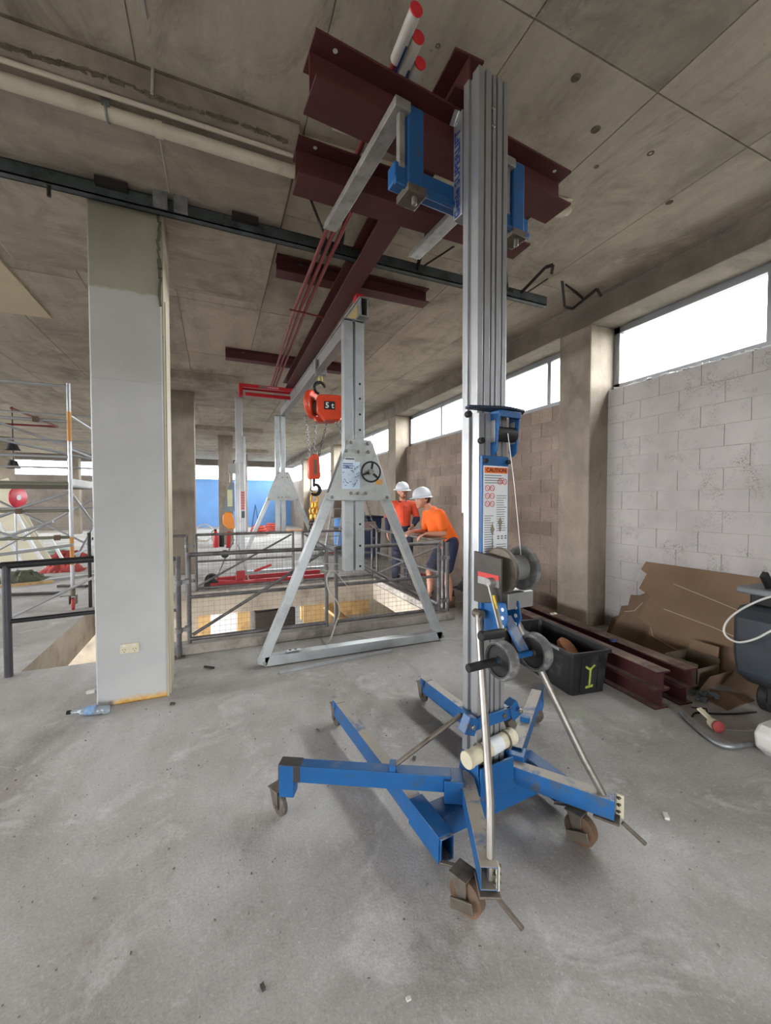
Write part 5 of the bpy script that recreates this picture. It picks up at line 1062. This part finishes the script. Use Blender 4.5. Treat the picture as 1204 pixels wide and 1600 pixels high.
def face(root, P, hat_m, beard=None):
    for q in (-1, 1):
        MB().ball(P(.079, q*.031, .008), .0115, 10, 6).build('eye', M_wht, root, rel=False); MB().ball(P(.0885, q*.031, .007), .005, 8, 6).build('pupil', M_hair, root, rel=False)
        MB().limb([P(.087, q*.016, .027) + (.004,), P(.081, q*.046, .028) + (.003,)], 6).build('eyebrow', M_hair, root, rel=False)
    MB().limb([P(.099, -.020, -.054) + (.0045,), P(.106, 0, -.053) + (.0055,), P(.099, .020, -.054) + (.0045,)], 6).build('lips', plain('lips', (168, 96, 84), .5) if 'lips' not in bpy.data.materials else bpy.data.materials['lips'], root, rel=False)
def hard_hat(root, c, f, u, full):
    s_ = f.cross(u); h = MB(); n = 28
    rings = [(.121, .128, -.006), (.120, .127, .02), (.113, .120, .055), (.095, .102, .090), (.062, .068, .115), (.02, .022, .126), (.001, .001, .127)]
    vs = []; 
    for a, b, e in rings: vs += [c + s_*(a*math.cos(6.28319*i/n)) + f*(b*1.08*math.sin(6.28319*i/n)) + u*e for i in range(n)]
    fs = [(k*n+i, k*n+(i+1) % n, (k+1)*n+(i+1) % n, (k+1)*n+i) for k in range(len(rings)-1) for i in range(n)]
    h.add(vs, fs); o = h.build('hard_hat', M_hat, root, rel=False); sol = o.modifiers.new('shell', 'SOLIDIFY'); sol.thickness = .004
    b = MB(); vs = []; m_ = 28
    for k, (ext, drop) in enumerate(((0, -.004), (1, -.016), (1, -.020), (0, -.008))):
        for i in range(m_):
            a = 6.28319*i/m_; fr = max(0, math.sin(a)); e = (.020 + (.028*fr**2)) if not full else .040
            vs.append(c + s_*((.121 + ext*e)*math.cos(a)) + f*((.138 + ext*e)*math.sin(a)) + u*drop)
    fs = [(k*m_+i, k*m_+(i+1) % m_, ((k+1) % 4)*m_+(i+1) % m_, ((k+1) % 4)*m_+i) for k in range(4) for i in range(m_)]
    b.add(vs, fs).build('hat_brim', M_hat, o, rel=False)
    r_ = MB(); r_.tube([c + f*(.13*math.sin(R(t))*1.02) + u*(.124*math.cos(R(t)) + .004) for t in range(-70, 75, 10)], .008, 6); r_.build('hat_ridge', M_hat, o, rel=False)
    return o
# ---- worker leaning on the rail, facing -X
W = thing('person', 'worker in bright orange t-shirt and navy shorts leaning on the pit fence', 'person', (2.98, 4.95, 0))
X = lambda x, y, z: (x - 2.98, y - 4.95, z)
hipL, hipR = X(3.06, 4.86, .86), X(3.06, 5.04, .86)
bd = MB()
for (hx, knee, ank, toe, y) in ((hipL, X(2.96, 4.83, .47), X(3.05, 4.84, .085), X(2.90, 4.82, .04), 0), (hipR, X(2.84, 5.08, .48), X(2.86, 5.09, .085), X(2.72+.02, 5.08, .04), 0)):
    mid = tuple(Vector(knee).lerp(Vector(ank), .35) + V(.015, 0, 0))
    bd.limb([hx + (.088,), tuple(Vector(hx).lerp(Vector(knee), .5)) + (.076,), knee + (.056,)], 10); bd.limb([knee + (.056,), mid + (.057,), ank + (.036,)], 10); bd.limb([ank + (.036,), toe + (.032,)], 8)
pel = X(3.06, 4.95, .92); chest = X(2.86, 4.95, 1.24); neck = X(2.76, 4.95, 1.385)
bd.limb([pel + (.13,), X(2.98, 4.95, 1.06) + (.125,), chest + (.14,)], 12); bd.limb([X(2.81, 4.82, 1.32) + (.065,), X(2.81, 5.08, 1.32) + (.065,)], 10); bd.limb([X(2.80, 4.95, 1.34) + (.06,), X(2.70, 4.95, 1.45) + (.055,)], 10)
for sy, elb, wr in ((-1, X(2.86, 4.72, 1.045), X(2.60, 4.74, 1.055)), (1, X(2.84, 5.22, 1.045), X(2.60, 5.12, 1.06))):
    sh = X(2.82, 4.95 + sy*.175, 1.31)
    bd.limb([sh + (.055,), tuple(Vector(sh).lerp(Vector(elb), .5)) + (.048,), elb + (.041,)], 10); bd.limb([elb + (.041,), tuple(Vector(elb).lerp(Vector(wr), .35)) + (.041,), wr + (.027,)], 10)
    hand(bd, wr, V(-1, -.12*sy, -.35 if sy < 0 else -.2), V(0, -sy*-1, .3), .8)
hc = V(*X(2.645, 4.95, 1.505)); hf = V(-1, -.12, -.10); hu = V(-.12, 0, 1)
P = head(bd, hc, hf, hu)
organic(bd, 'body', M_skin, W, .011)
sh_ = MB(); sh_.limb([X(3.08, 4.95, .90) + (.158,), X(2.99, 4.95, 1.06) + (.150,), X(2.87, 4.95, 1.23) + (.162,), X(2.81, 4.95, 1.33) + (.10,)], 14); sh_.limb([X(2.83, 4.80, 1.30) + (.092,), X(2.83, 5.10, 1.30) + (.092,)], 12)
for sy, e in ((-1, X(2.855, 4.735, 1.10)), (1, X(2.845, 5.19, 1.10))): s0 = X(2.83, 4.95 + sy*.175, 1.31); sh_.limb([s0 + (.078,), tuple(Vector(s0).lerp(Vector(e), .85)) + (.074,)], 12)
sh_.limb([X(2.80, 4.95, 1.22) + (.09,), X(2.86, 4.95, 1.06) + (.10,), X(2.96, 4.95, .98) + (.12,)], 10)
organic(sh_, 't_shirt', M_hiv, W, .013)
sp_ = MB(); sp_.limb([X(3.06, 4.88, .90) + (.125,), X(3.06, 5.02, .90) + (.125,)], 12)
for hx, kn in ((hipL, X(2.96, 4.83, .47)), (hipR, X(2.84, 5.08, .48))): sp_.limb([hx + (.112,), tuple(Vector(hx).lerp(Vector(kn), .78)) + (.092,)], 12)
organic(sp_, 'shorts', M_nvy, W, .013)
for an, to in ((X(3.05, 4.84, .085), X(2.90, 4.82, .04)), (X(2.86, 5.09, .085), X(2.74, 5.08, .04))):
    b = MB(); a = Vector(an); t_ = Vector(to); b.limb([tuple(a + V(.02, 0, .045)) + (.052,), tuple(a + V(.015, 0, -.03)) + (.05,), tuple(t_ + V(.02, 0, .012)) + (.046,), tuple(t_ + V(-.03, 0, .002)) + (.040,)], 10); b.box(t_.x-.06, a.x+.06, a.y-.045, a.y+.045, 0, .022); organic(b, 'boot', M_boot, W, .011)
    MB().cyl(a + V(.01, 0, .07), a + V(.005, 0, .14), .046, 14, .044).build('sock', M_sock, W, rel=False)
face(W, P, M_hat)
hr = MB(); hr.ball(P(-.045, 0, .01), .088, 14, 10, (1, 1, .9)); hr.ball(P(-.055, 0, -.035), .06, 10, 8); hr.ball(P(-.01, .075, .03), .03, 8, 6); hr.ball(P(-.01, -.075, .03), .03, 8, 6); organic(hr, 'hair', M_hair, W, .010)
hu2 = (hu - hf.normalized()*hu.dot(hf.normalized())).normalized(); hard_hat(W, hc + hu2*.052 - hf.normalized()*.008, hf.normalized(), hu2, False)
# board lying on the rail under his forearms
solo('rail_board', MB().obox((2.70, 5.15, .998), (.22, 1.2, .011), (0, 0, 0)), plain('grey_board', (116, 104, 92), .8, 0, .12, 4), 'weathered board lying on the fence rail under the leaning worker', 'board')
# ---- worker standing behind, facing the camera
Q = thing('person', 'worker in orange and navy workwear standing by the far pit corner', 'person', (3.10, 6.55, 0))
bd = MB(); F_ = V(-.35, -1, 0).normalized(); S_ = V(0, 0, 1).cross(F_).normalized()*-1
def T(a, b, z): v = F_*a + S_*b; return (v.x, v.y, z)
for q in (-1, 1):
    bd.limb([T(0, q*.095, .90) + (.09,), T(.02, q*.10, .68) + (.075,), T(.02, q*.105, .48) + (.056,)], 10); bd.limb([T(.02, q*.105, .48) + (.056,), T(-.01, q*.105, .34) + (.056,), T(-.02, q*.11, .085) + (.036,)], 10); bd.limb([T(-.02, q*.11, .06) + (.036,), T(.14, q*.13, .04) + (.032,)], 8)
bd.limb([T(0, 0, .95) + (.13,), T(0, 0, 1.12) + (.125,), T(.0, 0, 1.32) + (.14,)], 12); bd.limb([T(0, -.15, 1.43) + (.06,), T(0, .15, 1.43) + (.06,)], 10); bd.limb([T(0, 0, 1.44) + (.058,), T(.015, 0, 1.56) + (.054,)], 10)
arms = []
for q, el, wr in ((-1, T(.02, -.27, 1.16), T(.20, -.17, 1.06)), (1, T(-.02, .26, 1.15), T(.10, .27, .93))):
    s0 = T(0, q*.195, 1.42); arms.append((s0, el, wr)); bd.limb([s0 + (.055,), tuple(Vector(s0).lerp(Vector(el), .5)) + (.047,), el + (.041,)], 10); bd.limb([el + (.041,), tuple(Vector(el).lerp(Vector(wr), .35)) + (.040,), wr + (.027,)], 10); hand(bd, wr, Vector(wr) - Vector(el), F_ if q > 0 else V(0, 0, 1), .5, S_*-q)
hc = V(*T(.03, 0, 1.655)); hf = (F_ + V(.12, 0, -.10)).normalized(); hu = V(0, 0, 1)
P = head(bd, hc, hf, hu); organic(bd, 'body', M_skin, Q, .011)
st_ = MB(); st_.limb([T(0, 0, 1.02) + (.148,), T(.01, 0, 1.15) + (.150,), T(.01, 0, 1.32) + (.160,), T(0, 0, 1.42) + (.10,)], 14); st_.limb([T(0, -.14, 1.42) + (.085,), T(0, .14, 1.42) + (.085,)], 12)
for s0, el, wr in arms: st_.limb([s0 + (.072,), el + (.060,)], 12)
organic(st_, 'work_shirt', M_hiv2, Q, .013)
nv = MB(); nv.limb([T(0, 0, .93) + (.150,), T(0, 0, 1.03) + (.156,)], 14)
for q in (-1, 1): nv.limb([T(0, q*.09, .90) + (.115,), T(.02, q*.10, .66) + (.10,), T(.02, q*.105, .45) + (.085,), T(-.01, q*.11, .12) + (.075,)], 12)
organic(nv, 'work_trousers', M_nvy, Q, .013)
for s0, el, wr in arms:
    c_ = MB(); c_.limb([tuple(Vector(s0).lerp(Vector(el), .9)) + (.063,), tuple(Vector(el).lerp(Vector(wr), .9)) + (.042,)], 12); organic(c_, 'lower_sleeve', M_nvy, Q, .012)
cl_ = MB(); cl_.tube([T(.062*math.cos(R(a)) + .01, .072*math.sin(R(a)), 1.49 + .02*math.cos(R(a+180))) for a in range(20, 345, 25)], .016, 8); cl_.build('collar', M_nvy, Q, rel=False)
MB().box(T(.163, 0, 0)[0]-.006, T(.163, 0, 0)[0]+.006, T(.163, 0, 0)[1]-.01, T(.163, 0, 0)[1]+.02, 1.12, 1.42).build('placket', M_hiv2, Q, rel=False)
for q in (-1, 1):
    b = MB(); b.limb([T(-.02, q*.11, .12) + (.052,), T(-.015, q*.11, .05) + (.05,), T(.08, q*.12, .05) + (.046,), T(.15, q*.13, .042) + (.040,)], 10); organic(b, 'boot', M_boot, Q, .011)
face(Q, P, M_hat)
bdm = MB(); bdm.ball(P(.052, 0, -.085), .042, 12, 8, (1, 1.1, .8)); bdm.ball(P(.03, .05, -.06), .03, 8, 6); bdm.ball(P(.03, -.05, -.06), .03, 8, 6); organic(bdm, 'beard', plain('ginger_stubble', (140, 92, 66), .8), Q, .010)
hr = MB(); hr.ball(P(-.045, 0, .01), .088, 14, 10, (1, 1, .9)); organic(hr, 'hair', M_hair, Q, .010)
hu2 = (hu - hf*hu.dot(hf)).normalized(); hard_hat(Q, hc + hu2*.052 - hf*.008, hf, hu2, True)
cg = MB(); cg.limb([P(.105, -.012, -.052) + (.004,), P(.17, -.02, -.055) + (.004,)], 6); cg.build('cigarette', M_wht, Q, rel=False)
# wire crate between them and the pit
wc = thing('wire_crate', 'grey wire crate standing behind the side fence of the pit', 'crate', (2.98, 5.75, 0))
m = MB(); x0, x1, y0, y1, z1 = 2.80, 3.20, 5.45, 6.05, .42
for z in (.01, .15, .28, z1):
    for a, b in (((x0, y0, z), (x1, y0, z)), ((x1, y0, z), (x1, y1, z)), ((x1, y1, z), (x0, y1, z)), ((x0, y1, z), (x0, y0, z))): m.bar(a, b, .007, .007)
for i in range(9): y = y0 + (y1-y0)*i/8; m.bar((x0, y, 0), (x0, y, z1), .005, .005); m.bar((x1, y, 0), (x1, y, z1), .005, .005); m.bar((x0, y, .01), (x1, y, .01), .005, .005)
for i in range(7): x = x0 + (x1-x0)*i/6; m.bar((x, y0, 0), (x, y0, z1), .005, .005); m.bar((x, y1, 0), (x, y1, z1), .005, .005)
m.build('wire', M_galv, wc); MB().obox((2.98, 5.7, .32), (.22, .18, .06), (.1, .2, .4)).build('red_pack', M_redl, wc)
# ================================================================== red material lift at the far end of the runway beam
M_rlf = plain('red_enamel', (190, 32, 44), .45, 0, .08, 5, .5, (150, 40, 46), .25, 8)
RL = thing('material_lift', 'red-legged aluminium lift holding the far end of the runway beam', 'material lift', (.40, 7.38, 0))
MB().box(.325, .475, 7.30, 7.36, .12, 2.17).build('outer_mast', M_al, RL, .003); MB().box(.345, .455, 7.36, 7.44, .9, 3.36).build('inner_mast', M_al, RL, .003); MB().box(.455, .50, 7.34, 7.42, .95, 2.6).build('carriage_rail', M_al, RL, .003)
for x in (.34, .37, .42, .45): MB().box(x, x+.008, 7.294, 7.30, .14, 2.15).build('mast_rib', M_ald, RL)
for y in (7.28, 7.46): MB().bar((.44, y, 3.448), (1.42, y, 3.448), .05, .06).build('fork', M_rlf, RL, .004)
MB().bar((.50, 7.25, 3.30), (1.25, 7.25, 3.30), .05, .06).build('lower_bar', M_rlf, RL, .004)
MB().box(.40, .46, 7.22, 7.52, 3.26, 3.47).build('carriage', M_rlf, RL, .004)
MB().box(.72, .86, 7.2528, 7.254, 3.428, 3.468).build('fork_label', plain('grey_red_label', (128, 110, 116), .6), RL)
for i in range(6): MB().box(.87 + i*.032, .89 + i*.032, 7.2528, 7.254, 3.432, 3.464).build('fork_label_bar', plain('pink_label', (196, 150, 156), .6) if 'pink_label' not in bpy.data.materials else bpy.data.materials['pink_label'], RL)
MB().box(.415, .475, 7.2925, 7.294, 1.34, 1.66).build('mast_label', plain('faded_red_label', (206, 140, 146), .6), RL)
for i in range(7): MB().box(.415, .475, 7.2915, 7.2926, 1.36 + i*.045, 1.37 + i*.045).build('mast_label_bar', M_redl, RL)
MB().box(.42, .475, 7.2925, 7.294, 1.20, 1.32).build('mast_label', M_ink, RL)
for y in (7.14, 7.62):
    lg = MB().bar((-.08, y, .11), (1.85, y, .13), .075, .085).build('leg', M_rlf, RL, .004); MB().lathe([(.02, 0), (.05, 0), (.05, .03), (.02, .03)], (1.84, y-.015, .05), (0, 1, 0), 18).build('front_caster', M_castr, lg)
    MB().lathe([(.04, 0), (.10, 0), (.115, .012), (.115, .05), (.10, .062), (.04, .062)], (-.06, y-.03, .115), (0, 1, 0), 26).build('rear_wheel', M_blk, lg)
MB().bar((.38, 7.14, .12), (.38, 7.62, .12), .09, .08).build('cross_tube', M_rlf, RL); MB().bar((.05, 7.10, .17), (1.05, 6.98, .10), .05, .05).build('stabiliser', M_rlf, RL); MB().box(.33, .47, 7.26, 7.5, .16, .30).build('mast_shoe', M_rlf, RL)
MB().cyl((.30, 7.30, .85), (-.02, 7.16, .16), .014, 10).build('brace_rod', M_galv, RL); MB().cyl((.36, 7.28, .75), (.52, 7.16, .16), .012, 10).build('brace_rod', M_galv, RL); MB().bar((.65, 7.62, .22), (.95, 7.62, .32), .05, .04).build('hand_lever', M_cap, RL)
MB().prism([(.31, 7.25, 1.80), (.24, 7.25, 1.80), (.13, 7.25, 1.32), (.31, 7.25, 1.32)], (0, .02, 0)).build('winch_plate', plain('blue_grey_plate', (120, 132, 142), .5, .3), RL); MB().box(.20, .28, 7.244, 7.25, 1.40, 1.68).build('winch_label', plain('pale_yellow_label', (206, 208, 170), .6), RL)
M_wor = plain('winch_orange', (226, 134, 28), .45, 0, .08)
MB().prism([(.12, 7.20, 1.12), (.12, 7.20, 1.24), (.17, 7.20, 1.31), (.26, 7.20, 1.30), (.30, 7.20, 1.18), (.30, 7.20, 1.03), (.20, 7.20, 1.03)], (0, -.10, 0)).build('winch', M_wor, RL, .012)
MB().tube([(.24, 7.15, 1.95), (.24, 7.16, 1.80)], .004, 6).build('cable', M_steel, RL); MB().bar((.22, 7.2, .98), (.20, 7.12, .72), .06, .05, (0, 1, 0)).build('crank', M_rlf, RL); MB().lathe([(.02, 0), (.065, 0), (.065, .03), (.02, .03)], (.15, 7.10, .62), (0, 1, 0), 20).build('loading_wheel', M_blk, RL)
MB().box(.22, .33, 7.27, 7.30, 1.95, 2.12).build('top_bracket', M_ald, RL)
# ================================================================== far clutter
def extinguisher(x, y, lab):
    t = thing('fire_extinguisher', lab, 'fire extinguisher', (x, y, 0)); MB().lathe([(.08, 0), (.085, .02), (.085, .42), (.05, .50), (.03, .52)], (x, y, 0), (0, 0, 1), 18).build('cylinder', plain('extinguisher_red', (190, 40, 48), .35) if 'extinguisher_red' not in bpy.data.materials else bpy.data.materials['extinguisher_red'], t)
    MB().box(x-.05, x+.03, y-.02, y+.02, .52, .58).build('valve', M_blk, t); MB().tube([(x-.04, y, .55), (x-.12, y, .5), (x-.11, y, .2)], .012, 6).build('hose', M_blk, t)
extinguisher(.03, 14.0, 'red fire extinguisher standing at the foot of the slender column'); extinguisher(.35, 17.5, 'second red fire extinguisher farther back behind the slender column')
solo('water_can', MB().lathe([(.07, 0), (.08, .02), (.08, .40), (.04, .44)], (.20, 14.1, 0), (0, 0, 1), 16), M_blk, 'black cylinder standing between extinguisher and column', 'cylinder')
solo('cable_ring', MB().tube(arc((-.35, 16.0, .33), .30, 0, 340, 20), .02, 6, True).tube([(-.35, 16, .05), (-.9, 16, .05)], .03, 6), M_pipe, 'pale hose ring leaning behind the brown column', 'hose')
for k, (x, y, r_) in enumerate(((1.75, 18.2, .40), (2.5, 19.5, .5))): solo('hose_heap', MB().tube([(x + r_*(1-.04*i/4)*math.cos(i*.5), y + .6*r_*math.sin(i*.5), .05 + .008*i) for i in range(44)], .045, 6), plain('red_hose_%d' % k, (186, 74, 62), .7), ('red hose heap before the blue wall next to the red lift', 'red hose heap before the blue wall next to the far gantry leg')[k], 'hose')
solo('tripod_stand', MB().cyl((1.60, 20.2, .0), (1.80, 20.2, 1.3), .025, 8).cyl((2.0, 20.2, .0), (1.80, 20.2, 1.3), .025, 8), M_blw, 'small pale tripod frame standing before the blue wall', 'frame')
solo('orange_sheet', MB().prism([(3.2, 20.0, .004), (4.2, 19.8, .004), (4.3, 20.9, .004), (3.3, 21.2, .004)], (0, 0, .02)), plain('orange_ply', (216, 152, 84), .7), 'flat orange sheet lying before the blue wall', 'sheet')
dr = thing('blue_drum', 'bright blue drum with a black band near the ladder', 'drum', (3.62, 11.9, 0)); MB().lathe([(.24, 0), (.27, .02), (.28, .45), (.27, .9), (.28, .93), (.25, .95)], (3.62, 11.9, 0), (0, 0, 1), 26).build('shell', plain('sky_blue_plastic', (92, 150, 216), .45, 0, .06), dr); MB().lathe([(.285, 0), (.285, .10)], (3.62, 11.9, .58), (0, 0, 1), 26, False).build('band', M_blk, dr)
bn = thing('wheelie_bin', 'navy wheelie bin standing behind the gantry post', 'bin', (3.62, 9.9, 0)); MB().prism([(3.32, 9.62, .06), (3.92, 9.62, .06), (3.98, 9.62, 1.05), (3.26, 9.62, 1.05)], (0, .56, 0)).build('body', plain('navy_bin_plastic', (52, 78, 120), .5, 0, .1), bn, .02); MB().box(3.24, 4.0, 9.56, 10.22, 1.05, 1.10).build('lid', M_nvy, bn, .01); MB().box(3.45, 3.80, 9.600, 9.606, .78, .96).build('notice', plain('red_white_notice', (196, 170, 168), .6), bn)
for s_ in (3.36, 3.82): MB().lathe([(.03, 0), (.10, 0), (.10, .05), (.03, .05)], (s_, 10.2, .10), (1, 0, 0), 18).build('wheel', M_blk, bn)
ld = thing('step_ladder', 'aluminium ladder leaning near the blue drum', 'ladder', (3.1, 11.3, 0))
for x0, x1 in ((2.85, 3.30), (3.20, 3.62)): MB().bar((x0, 11.2, 0), (x1, 11.6, 1.75), .05, .03).build('stile', M_sct, ld)
for i in range(6): f_ = .12 + i*.15; MB().bar((2.85+.45*f_, 11.2+.4*f_, 1.75*f_), (3.20+.42*f_, 11.2+.4*f_, 1.75*f_), .05, .025).build('rung', M_sct, ld)
solo('red_rail', MB().bar((3.35, 11.15, 0.02), (3.75, 11.6, 1.65), .05, .03).bar((2.7, 11.0, .03), (4.0, 10.7, .03), .05, .05), plain('dark_red_rail', (120, 52, 50), .6), 'dark red rail propped beside the aluminium ladder', 'rail')
for k, (x, y) in enumerate(((-1.9, 19.0), (-1.55, 19.0))): solo('down_pipe', MB().cyl((x, y, 0), (x, y, 3.3), .06, 12).tube([(x, y, 3.3), (x-.15, y, 3.6), (x-.35, y, 3.82)], .06, 10), M_pipe, ('white down pipe bending under the ceiling beside the blue wall', 'second white down pipe closer to the blue wall')[k], 'pipe')
solo('shrub', MB().ball((6.2, 17.4, 1.05), 1.2, 14, 10, (.5, .6, 1.0)).cyl((6.2, 17.4, -.15), (6.2, 17.4, .4), .05, 8), plain('shrub_green', (96, 150, 66), .8, 0, .3, 4), 'green shrub outside the tall window', 'shrub')
# loose dark gear behind the scaffold, no lamp, hung on an added rod
hg = thing('hanging_gear', 'loose dark gear on an added rod hanging from the ceiling behind the scaffold', 'gear', (-4.6, 12.9, 2.3))
MB().cyl((-4.6, 12.9, 2.40), (-4.6, 12.9, 3.83), .012, 8).build('rod', M_blk, hg)
for z in (2.75, 2.30): heap((-4.6, 12.9, z), .13, .12, .18, int(z*100)).build('gear_lump', M_blk, hg)
